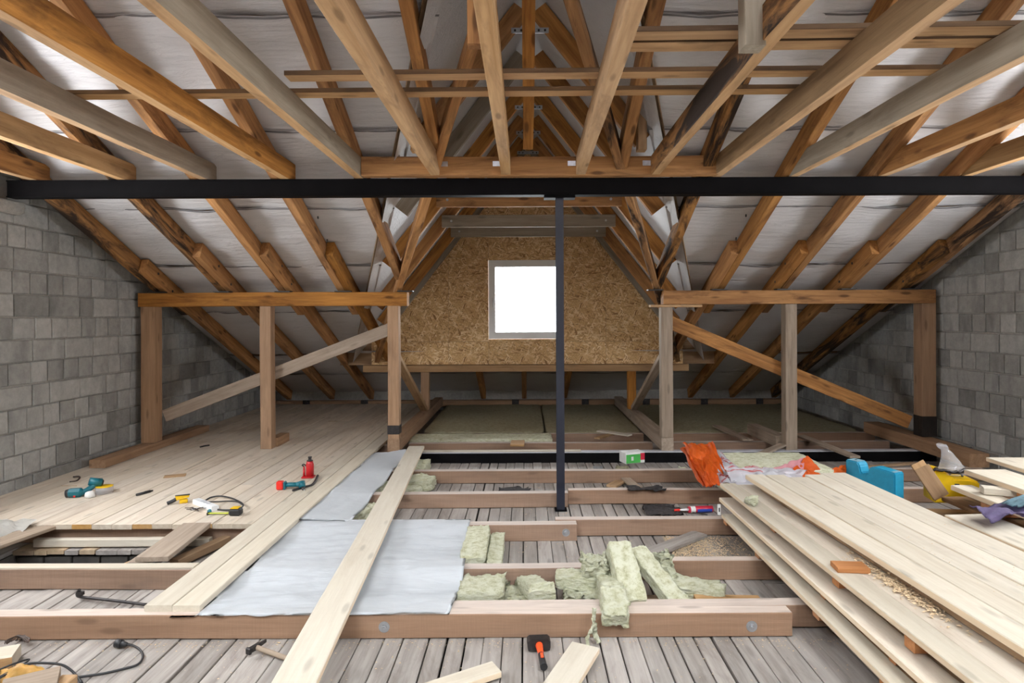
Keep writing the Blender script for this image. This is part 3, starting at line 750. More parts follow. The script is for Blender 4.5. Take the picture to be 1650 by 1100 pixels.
timber('ceiling_batten', (-2.98, 3.76, 1.335), (1.60, 3.72, 1.335), .10, .026, [M['dkbatten'], M['under']], 'long batten across the ceiling joists, farther of the long pair', 'batten', botmat=1)
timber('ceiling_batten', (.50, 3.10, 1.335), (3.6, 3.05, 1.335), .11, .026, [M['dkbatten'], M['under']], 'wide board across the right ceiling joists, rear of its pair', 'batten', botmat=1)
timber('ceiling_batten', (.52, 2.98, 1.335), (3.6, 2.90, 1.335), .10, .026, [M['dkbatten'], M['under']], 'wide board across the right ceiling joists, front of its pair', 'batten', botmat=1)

# purlins, posts, braces, plates
timber('purlin', (-4.36, 7.20, .222), (-1.33, 7.20, .222), .14, .155, M['rafter'], 'left orange purlin carried by three posts', 'beam', jit=.003)
timber('purlin', (1.56, 7.20, .222), (4.63, 7.20, .222), .14, .155, M['rafter'], 'right orange purlin carried by three posts', 'beam', jit=.003)
timber('purlin_pad', (1.42, 7.20, .128), (2.0, 7.20, .128), .12, .028, M['tan'], 'thin packing strip under the inner end of the right purlin', 'batten')
for k, x in enumerate(RX_L[:5]+RX_R[1:]):
    mk('felt_pad', box_bm(-.085, .085, -.05, .05, 0, .012), M['rubber'], mw=Matrix.Translation((x+(.04 if x < 0 else -.04), 7.11, .30)), label='black pad on the purlin under the %s rafter from the %s wall' % ((ords[k], 'left') if k < 5 else (ords[9-k], 'right')), cat='pad')
def post(x, y, zb, zt, w, mt, lb, foot=None, d=None):
    o = timber('post', (x, y, zb), (x, y, zt), w, d or w, M[mt], lb, 'post', up=(0, -1, 0), jit=.003)
    return o
post(-4.25, 7.20, -1.385, .143, .155, 'post', 'outer left post against the grey block wall')
post(-2.93, 7.20, -1.465, .143, .125, 'post', 'middle post of the left frame, standing on the deck')
pl_ = post(-1.49, 7.20, -1.355, .143, .125, 'post', 'inner left post at the edge of the deck')
post(1.60, 7.20, -1.355, .112, .13, 'greypost', 'inner right post beside the open joists')
post(3.0, 7.20, -1.502, .143, .13, 'greypost', 'middle post of the right frame with a sole stub')
pr_ = post(4.545, 7.20, -1.36, .143, .16, 'post', 'outer right post against the block wall, charred at its foot')
mk('charred_foot', box_bm(-.75, -.52, -.084, .084, -.084, .084, .004), M['charred'], pr_, label='charred black foot')
# plates on the floor
timber('sole_plate', (-4.23, 6.25, -1.425), (-4.23, 8.3, -1.425), .16, .08, M['post'], 'sole beam along the left wall under the outer post', 'beam')
timber('sole_plate', (4.48, 6.25, -1.43), (4.48, 8.2, -1.43), .20, .135, M['post'], 'heavy sole beam along the right wall under the outer post', 'beam')
timber('sole_stub', (-2.90, 7.27, -1.415), (-2.90, 7.62, -1.415), .11, .10, M['post'], 'short sole stub behind the middle left post', 'wood block')
timber('sole_stub', (2.94, 7.275, -1.43), (2.90, 8.1, -1.43), .13, .13, M['greypost'], 'short sole stub behind the middle right post', 'wood block')
timber('sole_plate', (-1.49, 7.14, -1.43), (-1.49, 10.9, -1.43), .135, .145, M['post'], 'long sole beam from the inner left post to the eaves', 'beam')
timber('sole_plate', (1.60, 7.13, -1.43), (1.60, 10.9, -1.43), .135, .145, M['greypost'], 'long sole beam from the inner right post to the eaves', 'beam')
post(-1.49, 9.43, -1.356, -.797, .12, 'post', 'short far post under the dormer header, left')
post(1.58, 9.43, -1.356, -.797, .12, 'rafter', 'short far post under the dormer header, right')
timber('brace', (-1.49, 7.33, -.45), (-1.49, 9.3, -1.33), .10, .06, M['tan'], 'steep brace between the inner and far left posts', 'brace', up=(0, 1, 2))
timber('brace', (1.60, 7.33, -.45), (1.60, 9.3, -1.33), .10, .06, M['greypost'], 'steep brace between the inner and far right posts', 'brace', up=(0, 1, 2))
timber('brace', (-4.16, 7.31, -1.11), (-1.53, 7.31, -.11), .05, .14, M['greypost'], 'pale diagonal brace across the left post frame', 'brace')
timber('brace', (1.67, 7.31, -.06), (4.42, 7.31, -1.22), .07, .15, M['rafter'], 'orange diagonal brace across the right post frame', 'brace', jit=.003)
mk('foot_band', box_bm(-.70, -.60, -.067, .067, -.067, .067, .002), M['iron'], pl_, label='dark metal band')
wp = timber('wall_plate', (-4.40, YB-.12, -1.47), (4.66, YB-.12, -1.47), .16, .10, M['post'], 'eaves plate along the back knee wall with anchor bolts', 'beam')
for x in (-3.9, -2.9, -1.95, -.3, .9, 1.95, 2.95, 3.9):
    bm = bmesh.new(); add_box(bm, -.06, .06, -.095, -.083, -.05, .07); add_cyl(bm, (0, -.09, .02), (0, -.13, .02), .03, n=12); add_cyl(bm, (0, -.13, .02), (0, -.15, .02), .012, n=8)
    mk('anchor_bolt', bm, M['iron'], wp, Matrix.Translation((x, 0, 0)))

# ---------------------------------------------------------------- floor joists
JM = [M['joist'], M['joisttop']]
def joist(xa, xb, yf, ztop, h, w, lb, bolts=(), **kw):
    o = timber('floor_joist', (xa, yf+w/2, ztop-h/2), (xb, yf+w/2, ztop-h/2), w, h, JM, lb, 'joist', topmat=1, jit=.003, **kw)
    cx = (xa+xb)/2
    for bx, bz in bolts:
        bm = bmesh.new(); add_cyl(bm, (0, 0, 0), (0, -.004, 0), .028, n=20); add_cyl(bm, (0, -.004, 0), (0, -.014, 0), .014, n=6)
        add_cyl(bm, (0, -.014, 0), (0, -.024, 0), .006, n=8)
        mk('bolt', bm, M['zinc'], o, Matrix.Translation((bx-cx, -w/2, bz)))
    return o
ZT = -1.50
joist(-4.3, 1.345, 3.205, ZT, .12, .085, 'front floor joist nearest the viewer, with two bolt heads', ((-.72, .0), (1.14, -.005)))
joist(-.55, 2.35, 3.293, ZT-.003, .115, .09, 'overlapping joist piece right behind the front joist')
joist(-4.3, .36, 3.80, ZT, .12, .09, 'left piece of the second floor joist, under the fleece')
joist(.36, 4.5, 3.895, ZT-.001, .12, .075, 'right piece of the second floor joist, behind the wool heap')
joist(-4.0, .37, 4.60, ZT, .12, .09, 'left piece of the third floor joist, under the deck front', ((.29, .0),))
joist(.22, 4.5, 4.695, ZT+.002, .12, .08, 'right piece of the third floor joist')
joist(-1.62, .36, 5.40, ZT, .12, .09, 'left piece of the fourth floor joist, behind the steel column')
joist(.37, 4.5, 5.495, ZT+.0, .12, .08, 'right piece of the fourth floor joist, with a dark knot')
joist(-4.0, 4.5, 6.20, ZT, .12, .085, 'fifth floor joist between the column and the black floor beam')
joist(-1.40, 1.52, 7.58, ZT, .12, .09, 'sixth floor joist, middle length behind the black beam')
joist(1.69, 4.36, 7.58, ZT, .12, .09, 'sixth floor joist, right length behind the black beam')
joist(-1.40, 1.52, 8.15, ZT, .12, .08, 'seventh floor joist, middle length before the wool mats')
joist(1.69, 4.5, 8.15, ZT, .12, .08, 'seventh floor joist, right length before the wool mats')
for yy in (7.5, 9.0, 10.4): joist(-4.35, -1.60, yy, ZT, .12, .09, 'joist under the far deck, %s' % {7.5: 'nearest', 9.0: 'middle', 10.4: 'farthest'}[yy])

# deck of new boards
deck = empty('board_deck', (0, 0, -H0), label='raised deck of pale new boards over the left joists', cat='decking')
random.seed(5)
x = -4.40; i = 0
ends = [1, 1, 2, 2, 1, 1, 1, 1, 2, 1, 1, 2, 1, 1, 2, 1, 1, 1, 1, 1, 1, 1]
while x < -1.66:
    w = .1435
    near = 4.53+random.uniform(-.004, .004)
    if x > -1.97: near = 3.245
    cuts = sorted([near]+random.sample([5.6, 6.3, 7.6, 8.4, 9.05, 9.8], random.choice((1, 2)))+[YB-.22])
    if near < 4: cuts = [near, 7.1, YB-.22]
    if x > -1.68: break
    for j, (a, b_) in enumerate(zip(cuts, cuts[1:])):
        
        dz = random.uniform(-.0015, .0015)
        timber('deck_board', (x+w/2, a+.001, ZT+.0175+dz+H0), (x+w/2, b_-.001, ZT+.0175+dz+H0), w-.0025, .034, [M['deck' if near > 4 else 'fresh'], M['deckend%d' % ends[i % 22]] if near > 4 else M['fresh']], parent=deck, endmat=1, jit=.0008)
    x += w; i += 1
# far inner strip of the deck beside the sole plate
# loose board
timber('loose_board', (-1.235, 7.16, -1.457), (-.875, 1.9, -1.44), .178, .03, [M['fresh'], M['freshedge']], 'long pale board lying loose from the black beam to the foreground', 'board', sidemat=1, jit=.001)

# ---------------------------------------------------------------- fleece sheet
def fleece(u, v):
    X = -1.80+(1.41)*u+.02*math.sin(v*5); Y = 3.195+(4.70-3.195)*v
    if v == 0: Y += .012*noise.noise((X*8, 0, 0))-.004
    z = ZT+.006
    for (a, b_) in ((3.39, 3.79), (3.90, 4.59)):
        if a < Y < b_:
            z -= .035*math.sin(math.pi*(Y-a)/(b_-a))*(.7+.5*noise.noise((X*1.5, Y, 2)))
    on = 1.0 if not (3.2 <= Y <= 3.29 or 3.8 <= Y <= 3.89 or 4.6 <= Y <= 4.7) else .15
    z += on*(.010*fbm(X*2.0+Y*2.5, Y*7-X*3, 1)+.004*fbm(X*9, Y*20, 4))+.003
    return (X, Y, z)
sheet = mk('fleece_sheet', grid_bm(70, 60, fleece, .001), M['sheet'], smooth=True, label='wide white fleece sheet draped over the front joists beneath the loose board', cat='sheet')
# trim the sheet under the two long boards by keeping it just below them
for v in sheet.data.vertices:
    if v.co.x < -1.66: v.co.z = min(v.co.z, ZT-.0005+.0)
def strip(u, v):
    Y = 4.66+(7.0-4.66)*v; X = -1.672+.38*u-.02*u*v; 
    z = ZT+.010+.012*(1-u)
    z += .008*fbm(X*8, Y*3, 6)
    for (a, b_) in ((4.8, 5.4), (5.5, 6.2), (6.3, 7.0)):
        if a < Y < b_: z -= .03*u*math.sin(math.pi*(Y-a)/(b_-a))
    z += .05*max(0, v-.85)/.15*u*u
    return (X, Y, z)
mk('fleece_strip', grid_bm(14, 60, strip, .001), M['sheet'], smooth=True, label='narrow white fleece strip running along the deck edge', cat='sheet')

# ---------------------------------------------------------------- wool
def wool_bm(sx, sy, sz, seed, amp=.012, cuts=9, bend=0.0, taper=0.0):
    bm = bmesh.new(); bmesh.ops.create_cube(bm, size=1.0)
    bmesh.ops.subdivide_edges(bm, edges=bm.edges[:], cuts=cuts, use_grid_fill=True)
    for v in bm.verts:
        p = v.co.copy()
        e = sum(abs(abs(c)-.5) < 1e-4 for c in p)
        q = Vector((p.x*sx, p.y*sy, p.z*sz))
        # round the corners
        if e >= 2: q *= .965
        q.y *= 1-taper*(p.x+.5)
        q.z += bend*(p.x*p.x)*sx
        n3 = noise.noise_vector(q*14+Vector((seed*7.7, seed, 0)))*amp+noise.noise_vector(q*60+Vector((seed, 3, seed)))*amp*.8
        if e >= 2: n3 *= 2.0
        v.co = q+n3
    bmesh.ops.recalc_face_normals(bm, faces=bm.faces[:])
    return bm
def wool(name, loc, size, lb, rx=0, ry=0, rz=0, seed=1, amp=.012, mat='wool', cuts=15, group=None, **kw):
    mw = Matrix.Translation(loc) @ RZ(rz) @ RY(ry) @ RX(rx)
    return mk(name, wool_bm(*size, seed, amp, cuts, **kw), M[mat], mw=mw, smooth=True, label=lb, cat='insulation', group=group)
ZF = -1.62
# mats between the far joists
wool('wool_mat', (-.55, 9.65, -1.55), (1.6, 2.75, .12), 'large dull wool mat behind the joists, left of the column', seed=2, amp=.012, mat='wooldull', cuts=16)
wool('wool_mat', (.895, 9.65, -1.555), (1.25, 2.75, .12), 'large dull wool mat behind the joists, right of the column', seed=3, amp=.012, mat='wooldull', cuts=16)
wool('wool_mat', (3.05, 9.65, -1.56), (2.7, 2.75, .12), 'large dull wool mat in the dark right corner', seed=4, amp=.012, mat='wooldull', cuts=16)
wool('wool_strip', (-.55, 7.93, -1.545), (1.75, .38, .13), 'pale wool strip in the gap behind the black floor beam', seed=5, amp=.007, cuts=12)
# bits left of the loose board
wool('wool_piece', (-1.02, 6.02, -1.565), (.30, .24, .10), 'pale wool piece sticking out right of the loose board, near', seed=6)
wool('wool_piece', (-1.20, 5.88, -1.58), (.42, .40, .07), 'wool piece half under the fleece strip behind the fourth joist', seed=7, rz=20)
wool('wool_piece', (-1.18, 6.65, -1.57), (.30, .5, .09), 'wool piece between loose board and strip before the black beam', seed=8)
wool('wool_piece', (-1.36, 5.02, -1.57), (.22, .44, .09), 'yellowish wool piece under the fleece strip before the fourth joist', seed=9, rz=-24, amp=.018)
# slabs between second and third joist
wool('wool_slab', (-.335, 4.25, -1.55), (.16, .60, .13), 'upright pale wool slab at the fleece edge', seed=10, amp=.006)
wool('wool_slab', (-.20, 4.22, -1.565), (.095, .56, .09), 'thinner darker wool slab right of the upright slab', seed=11, amp=.006)
# bay behind front joist
wool('wool_slab', (-.25, 3.59, -1.565), (.25, .34, .12), 'broad ragged wool slab at the fleece corner', seed=12, amp=.012, rx=-8)
wool('wool_lump', (-.055, 3.60, -1.60), (.14, .28, .05), 'dark crumbled wool lump between two pale slabs', seed=13, amp=.025)
wool('wool_slab', (.04, 3.60, -1.535), (.115, .36, .09), 'leaning wool slab with a short piece on its foot', seed=14, amp=.006, rx=-14, rz=14)
wool('wool_piece', (.085, 3.47, -1.505), (.145, .12, .075), 'short wool chunk lying on the front joist edge', seed=15, amp=.005, rz=2)
# heap
wool('wool_slab', (.29, 3.63, -1.50), (.24, .13, .075), 'flat wool slab sticking out left of the heap', seed=16, amp=.007, rz=-3)
wool('wool_lump', (.33, 3.60, -1.575), (.22, .24, .08), 'ragged wool lump at the bottom of the heap', seed=17, amp=.022)
wool('wool_lump', (.40, 3.62, -1.42), (.13, .13, .10), 'pale torn wool lump on top left of the heap', seed=18, amp=.022)
wool('wool_slab', (.455, 3.47, -1.49), (.12, .34, .12), 'brownish wool slab in the middle of the heap', seed=19, amp=.008, rx=-8)
wool('wool_slab', (.55, 3.50, -1.415), (.135, .36, .09), 'big pale wool slab leaning on the heap front', seed=20, amp=.005, rx=-36+72, rz=10)
wool('wool_slab', (.45, 3.24, -1.475), (.13, .19, .08), 'frayed wool slab drooping over the front joist', seed=21, amp=.010, rx=20, rz=-2)
wool('wool_slab', (.74, 3.56, -1.47), (.12, .46, .06), 'pale wool slab sloping down right of the heap', seed=22, amp=.006, rx=24, rz=28)
wool('wool_lump', (.80, 3.72, -1.49), (.11, .10, .20), 'upright ragged wool tuft behind the heap', seed=23, amp=.020)
wool('wool_slab', (.95, 3.60, -1.555), (.34, .20, .09), 'rounded wool slab at the right end of the heap', seed=24, amp=.010, rz=-22, taper=.4)
bm = bmesh.new()
add_tube(bm, [(.335, 3.14, -1.44), (.335, 3.13, -1.51), (.34, 3.14, -1.56), (.355, 3.12, -1.60)], .011, 6)
add_tube(bm, [(.335, 3.12, -1.52), (.31, 3.12, -1.55), (.30, 3.11, -1.60), (.31, 3.10, -1.618)], .008, 6)
for v in bm.verts: v.co += noise.noise_vector(v.co*60)*.012
mk('wool_tuft', bm, M['wool'], label='thin torn wool strand hanging to the planks', cat='insulation')
p = at(1210, 812, -1.235)
wool('wool_tuft', (p.x, p.y, -1.215), (.07, .06, .045), 'small torn wool tuft on the stacked boards', seed=30, amp=.014, cuts=6)

# ---------------------------------------------------------------- lumber stack on the right
random.seed(31)
def board(x0, x1, ya, yb, ztop, t, lb, mt='fresh', dx=0.0, cat='board', name='stacked_board', edge='freshedge', **kw):
    w = x1-x0; xc = (x0+x1)/2
    return timber(name, (xc, ya, ztop-t/2), (xc-dx, yb, ztop-t/2), w, t, [M[mt], M[edge]], lb, cat, sidemat=1, jit=.001, **kw)
D = .115
board(1.405, 1.50, 1.7, 4.55, -1.415, .03, 'lowest board of the lumber stack, its left edge showing', dx=.0)
board(1.50, 1.64, 1.7, 4.5, -1.417, .03, 'second board of the lowest layer, mostly hidden', 'brownboard', dx=.0)
board(1.47, 1.60, 1.7, 4.72, -1.345, .03, 'second lowest board of the stack with a worn face', 'deck', dx=.03)
board(1.61, 1.75, 1.7, 4.70, -1.347, .03, 'hidden board beside the second lowest board', 'brownboard', dx=.03)
for k, yy in enumerate((4.58, 3.95, 3.15, 2.55)):
    nmn = ['at its far end', 'below the far third', 'near the middle', 'towards the viewer'][k]
    timber('spacer_block', (1.44, yy, -1.475), (2.6, yy, -1.475), .07, .05, M['blockwood'], 'lowest spacer batten under the lumber stack %s' % nmn, 'wood block')
    timber('spacer_block', (1.49, yy+.03, -1.395), (2.6, yy+.03, -1.395), .05, .034, M['blockwood'], 'middle spacer batten in the lumber stack %s' % nmn, 'wood block')
    timber('spacer_block', (1.53, yy-.02, -1.304), (2.6, yy-.02, -1.304), .07, .052, M['blockwood'], 'upper spacer batten in the lumber stack %s' % nmn, 'wood block')
board(1.535, 1.655, 1.7, 4.75, -1.247, .03, 'left board of the middle stack layer, pale', dx=.08)
board(1.658, 1.82, 1.7, 4.72, -1.249, .03, 'board of the middle stack layer carrying chips and a block', 'deck', dx=.08)
board(1.823, 1.97, 1.7, 4.70, -1.248, .03, 'inner board of the middle stack layer', 'deck', dx=.08)
board(2.20, 2.34, 1.7, 4.70, -1.248, .03, 'right inner board of the middle stack layer', 'deck', dx=.08)
board(1.80, 1.94, 1.7, 4.55, -1.217, .028, 'brown board directly under the top layer', 'brownboard', dx=.115, edge='brownboard')
board(2.10, 2.30, 1.7, 4.50, -1.217, .028, 'second brown board under the top layer', 'brownboard', dx=.115, edge='brownboard')
board(2.35, 2.55, 1.7, 4.5, -1.217, .028, 'third brown board under the top layer', 'brownboard', dx=.115, edge='brownboard')
xt = [1.765, 1.905, 2.05, 2.195, 2.335, 2.53]
ye = [4.68, 4.66, 4.60, 4.66, 4.72]
lbn = ['left edge board of the top stack layer, bright side', 'second board from the left in the top layer', 'middle board of the top stack layer', 'fourth board from the left in the top layer', 'right edge board of the top stack layer, widest']
for k in range(5):
    board(xt[k]+.002, xt[k+1]-.002, 1.7, ye[k], -1.165+.002*(k % 2), .034, lbn[k], dx=D*1.25)
# small block + chips on the middle layer
p = at(1375, 912, -1.23)
timber('offcut_block', (p.x-.09, p.y+.01, -1.235), (p.x+.06, p.y-.005, -1.235), .10, .024, M['blockwood'], 'reddish offcut lying on the middle stack layer', 'wood block')
mk('white_marker', box_bm(-.012, .012, -.004, .004, -.04, .04, .003), M['card'], mw=TR(1.41, 4.62, -1.405), label='small white card standing at the far end of the stack', cat='card')

mk('black_mark', box_bm(-.004, .004, -.0055, -.004, -.015, .015), M['rubber'], bpy.data.objects['white_marker'])
# chips as stuff
def chips(name, lb, pts_fn, n, mat='sawdust', smin=.003, smax=.012, flat=.3):
    bm = bmesh.new()
    for _ in range(n):
        p = pts_fn(); a = random.uniform(0, 6.28); L = random.uniform(smin, smax); w = L*random.uniform(.15, .5)
        m_ = Matrix.Translation(p) @ Matrix.Rotation(a, 4, 'Z') @ Matrix.Rotation(random.uniform(-flat, flat), 4, 'X') @ Matrix.Rotation(random.uniform(-flat, flat), 4, 'Y')
        q = [m_ @ Vector(c) for c in ((-L, -w, 0), (L, -w, 0), (0, w*1.4, 0), (0, 0, w*.8))]
        v = [bm.verts.new(c) for c in q]
        for t_ in ((0, 2, 1), (0, 1, 3), (1, 2, 3), (2, 0, 3)): bm.faces.new([v[i_] for i_ in t_])
    return mk(name, bm, M[mat], label=lb, cat='wood chips', kind='stuff')
random.seed(77)
c0 = at(1440, 945, -1.24)
def pf():
    t = random.gauss(0, .17); s = random.gauss(0, .022)
    return Vector((c0.x+.02+s-t*.03-.0, c0.y+t, -1.245+abs(random.gauss(0, .008))))
chips('wood_shavings', 'heap of wood shavings on the middle stack layer', pf, 900, smax=.014)
def pf():
    return Vector((1.0+abs(random.gauss(0, .28)), 4.15+random.uniform(0, .50), ZF+.002+abs(random.gauss(0, .008))))
chips('sawdust_heap', 'sawdust heap on the planks before the lumber stack', pf, 4500, smin=.002, smax=.009)
def pf():
    return Vector((random.uniform(-2.4, 2.0), random.choice((random.uniform(2.3, 3.18), 3.18-abs(random.gauss(0, .04)))), ZF+.002))
chips('scattered_chips', 'scattered pale chips on the foreground planks', pf, 1100, smin=.002, smax=.007)
def pf():
    y = random.choice((random.uniform(3.98, 4.6), random.uniform(4.8, 5.4), random.uniform(5.6, 6.2)))
    return Vector((random.uniform(-.1, 2.0), y, ZF+.002))
chips('bay_chips', 'scattered pale chips on the planks between the joists', pf, 900, smin=.002, smax=.008)
def pf():
    return Vector((random.uniform(1.95, 2.35)-.0, random.uniform(2.4, 4.3), -1.161))
chips('board_chips', 'fine chips on top of the pale stacked boards', pf, 160, smin=.002, smax=.006)

# ---------------------------------------------------------------- second pile at the right wall
board(3.02, 3.17, 2.3, 4.50, -1.20, .035, 'pale board of the right hand pile, nearest the stack', dx=.0)
board(3.20, 3.50, 2.3, 4.62, -1.12, .035, 'wide pale board raised in the right hand pile', dx=.0)
board(3.48, 3.80, 2.6, 4.85, -1.085, .03, 'topmost pale board of the right hand pile', dx=-.05)
board(3.10, 3.45, 2.3, 4.72, -1.345, .03, 'brown lower board of the right hand pile', 'brownboard', edge='brownboard')
board(3.46, 3.72, 2.3, 4.45, -1.19, .03, 'pale inner board of the right hand pile', 'deck')
board(3.75, 4.05, 2.3, 4.4, -1.22, .03, 'brown inner board of the right hand pile', 'brownboard', edge='brownboard')
board(3.50, 3.85, 2.3, 4.6, -1.347, .03, 'brown bottom board close to the right wall', 'brownboard', edge='brownboard')
for k, yy in enumerate((4.2, 3.3, 2.6)):
    nn = ['far', 'middle', 'near'][k]
    timber('bearer_block', (3.06, yy, -1.43), (4.1, yy, -1.43), .09, .135, M['blockwood'], '%s lower bearer under the right hand pile' % nn, 'wood block')
    timber('bearer_block', (3.05, yy, -1.288), (4.1, yy, -1.288), .09, .08, M['blockwood'], '%s middle bearer under the pale right hand boards' % nn, 'wood block')
    timber('bearer_block', (3.21, yy-.1, -1.177), (3.44, yy-.1, -1.177), .08, .075, M['blockwood'], '%s upper bearer under the wide pale board' % nn, 'wood block')
timber('short_block', (3.085, 4.28, -1.175), (3.28, 4.20, -1.175), .09, .045, M['fresh'], 'short pale block across the right hand pile', 'wood block')
for k in range(3):
    timber('under_plank', (2.75, 4.85-.14*k, -1.49), (4.2, 4.70-.14*k, -1.49), .12, .022, M['brownboard'], '%s brown plank crossing the joists behind the lumber stack' % ['farthest', 'middle', 'nearest'][k], 'board')
b0 = timber('leaning_offcut', (2.96, 4.74, -1.13), (3.045, 4.64, -1.325), .115, .02, M['brownboard'], 'brown offcut leaning against the yellow case', 'board', up=(-.25, -1, .35))
timber('leaning_offcut', (2.99, 4.84, -1.12), (3.11, 4.74, -1.36), .10, .02, M['tan'], 'narrow brown offcut behind the leaning one', 'board', up=(-.25, -1, .35))
p = at(1398, 778, -1.47)
timber('round_stick', (2.62, 4.95, -1.46), (2.90, 4.80, -1.46), .06, .03, M['fresh'], 'short pale offcut with a rounded end behind the stack', 'wood block')
timber('thin_strip', (3.0, 6.1, -1.475), (3.9, 6.35, -1.475), .05, .02, M['brownboard'], 'thin brown strip before the black floor beam at right', 'batten')

# yellow case with bag
ycase = empty('tool_case', (3.37, 5.02, -1.46), rz=-.15, sc=.86, label='yellow plastic case behind the right hand pile', cat='case')
bm = bmesh.new(); add_prism(bm, [(-.19, 0), (.19, 0), (.19, .20), (.12, .22), (-.02, .22), (-.09, .29), (-.19, .31)], -.11, .11, 'Y')
bmesh.ops.bevel(bm, geom=bm.edges[:], offset=.012, segments=2, affect='EDGES'); mk('body', bm, M['yellow'], ycase)
bm = bmesh.new(); add_tube(bm, [(-.02, 0, .22), (0, 0, .25), (.08, 0, .25), (.10, 0, .22)], .01); mk('handle', bm, M['rubber'], ycase)
mk('latch', box_bm(-.02, .02, -.118, -.108, .13, .18, .003), M['rubber'], ycase)
def bagfn(u, v):
    a = u*2*math.pi; r = (.018+.10*(1-v)**1.25)*(1 if v < .86 else 1.5)*(1+.18*fbm(math.cos(a)*1.8, math.sin(a)*1.8, v*4))
    if v > .9: r *= 1.3
    h = .03+.23*v
    return (3.37+r*math.cos(a)-.09*v*v, 5.0+r*math.sin(a)*.75, -1.27+h+.02*noise.noise((a, v*5, 2)))
mk('plastic_bag', grid_bm(28, 18, bagfn), M['bagclear'], smooth=True, label='crumpled clear plastic bag standing on the yellow case', cat='bag')
bm = bmesh.new()
for k in range(5): add_tube(bm, [(3.14+.03*k, 5.02, -1.225+.004*k), (3.22, 4.93+.01*k, -1.20), (3.32, 4.90, -1.21), (3.42, 4.93, -1.215+.005*k)], .006+.001*k, 6)
for v in bm.verts: v.co += noise.noise_vector(v.co*40)*.012
mk('bag_ties', bm, M['iron'], label='tangle of dark straps around the bag on the yellow case', cat='strap')

# purple garment
def pur(u, v):
    p = Vector((2.52+.42*u, 3.42+.20*v+.10*u, -1.13))
    return (p.x, p.y, -1.125+.05*abs(math.sin(u*4.2+v*1.8))+.02*fbm(u*4, v*4, 1))
mk('work_jacket', grid_bm(26, 16, pur, .004), M['purple'], smooth=True, label='purple garment lying on the pale boards at the right edge', cat='clothing')
def pur2(u, v): return (2.72+.25*u, 3.50+.13*v+.04*u, -1.055+.035*math.sin(u*3)+.02*fbm(u*3, v*5, 7)-.02*v)
mk('jacket_lining', grid_bm(16, 10, pur2, .003), M['teallining'], smooth=True, label='pale blue fabric folded over the purple garment', cat='clothing')
board(2.535, 2.80, 2.3, 3.72, -1.165, .03, 'pale board under the purple garment', dx=.08)
timber('support_block', (2.62, 3.35, -1.325), (2.86, 3.35, -1.325), .09, .285, M['blockwood'], 'block under the board that carries the purple garment', 'wood block')

# blue block
bb = empty('blue_case', (2.74, 5.40, -1.495), rz=math.radians(-66), sc=.86, label='bright blue notched plastic case standing behind the lumber stack', cat='case')
L = .52
bm = bmesh.new(); add_prism(bm, [(0, 0), (L, 0), (L, .30), (.30, .315), (.25, .29), (.245, .225), (.17, .225), (.155, .29), (.13, .325), (0, .325)], -.02, .11, 'Y')
bmesh.ops.bevel(bm, geom=bm.edges[:], offset=.010, segments=2, affect='EDGES'); mk('body', bm, M['blue'], bb)
bm = bmesh.new(); add_box(bm, .315, L-.012, -.008, .098, .3015, .3035, 0, .0); mk('dusty_lid', bm, M['bluedust'], bb)
bm = bmesh.new(); add_box(bm, .012, .125, -.008, .098, .3245, .3265); mk('dusty_lid', bm, M['bluedust'], bb)
bm = bmesh.new(); add_cyl(bm, (.06, .055, .325), (.06, .055, .329), .012, n=12); add_cyl(bm, (.38, .055, .3025), (.38, .055, .306), .012, n=12); mk('socket_holes', bm, M['rubber'], bb)

# insulation pack with bag
wool('wool_batt', (2.12, 5.64, -1.375), (.95, .72, .19), 'flat pale green wool batt inside the torn orange packaging', seed=41, amp=.004, cuts=12)
bag = empty('packaging_bag', (2.0, 5.6, -1.5), label='torn orange and white plastic packaging around the wool batt', cat='bag')
def patch(c00, c10, c01, c11, amp, seed, f=5, bulge=(0, 0, 0)):
    c00, c10, c01, c11 = map(Vector, (c00, c10, c01, c11)); bulge = Vector(bulge); off = Vector((-2.0, -5.6, 1.5))
    def fn(u, v):
        p = (c00*(1-u)+c10*u)*(1-v)+(c01*(1-u)+c11*u)*v
        p += bulge*math.sin(math.pi*u)*math.sin(math.pi*v)
        fold = abs(math.sin(u*f*1.7+2*fbm(u*2, v*2, seed)))*amp
        n3 = noise.noise_vector(Vector((u*f*.5, v*f*.35, seed)))*amp*1.2+noise.noise_vector(Vector((u*f*1.6, v*f, seed+9)))*amp*.35
        return p+n3+Vector((0, -fold*.5, fold))+off
    return fn
def pt(u, v, Y): return Vector(((u-CX)*Y/F, Y, -(v-CY)*Y/F))
mk('orange_film', grid_bm(26, 30, patch(pt(1094, 722, 5.7), pt(1148, 716, 5.6), pt(1130, 787, 5.15), pt(1176, 779, 5.2), .016, 3, 10, (-.0, -.06, .0)), .002), M['bagorange'], bag, smooth=True)
mk('orange_film', grid_bm(20, 24, patch(pt(1100, 714, 5.6), pt(1142, 722, 5.6), pt(1110, 742, 5.4), pt(1140, 752, 5.4), .014, 5, 8, (-.02, -.05, .02)), .002), M['bagorange'], bag, smooth=True)
mk('orange_film', grid_bm(20, 24, patch(pt(1116, 742, 5.4), pt(1145, 745, 5.4), pt(1136, 786, 5.1), pt(1160, 784, 5.1), .014, 6, 9, (-.02, -.05, .02)), .002), M['bagorange'], bag, smooth=True)
mk('white_film', grid_bm(40, 22, patch(pt(1165, 752, 5.24), pt(1300, 760, 5.22), pt(1180, 786, 5.10), pt(1290, 778, 5.08), .018, 8, 9, (0, -.03, .0)), .002), M['bagwhite'], bag, smooth=True)
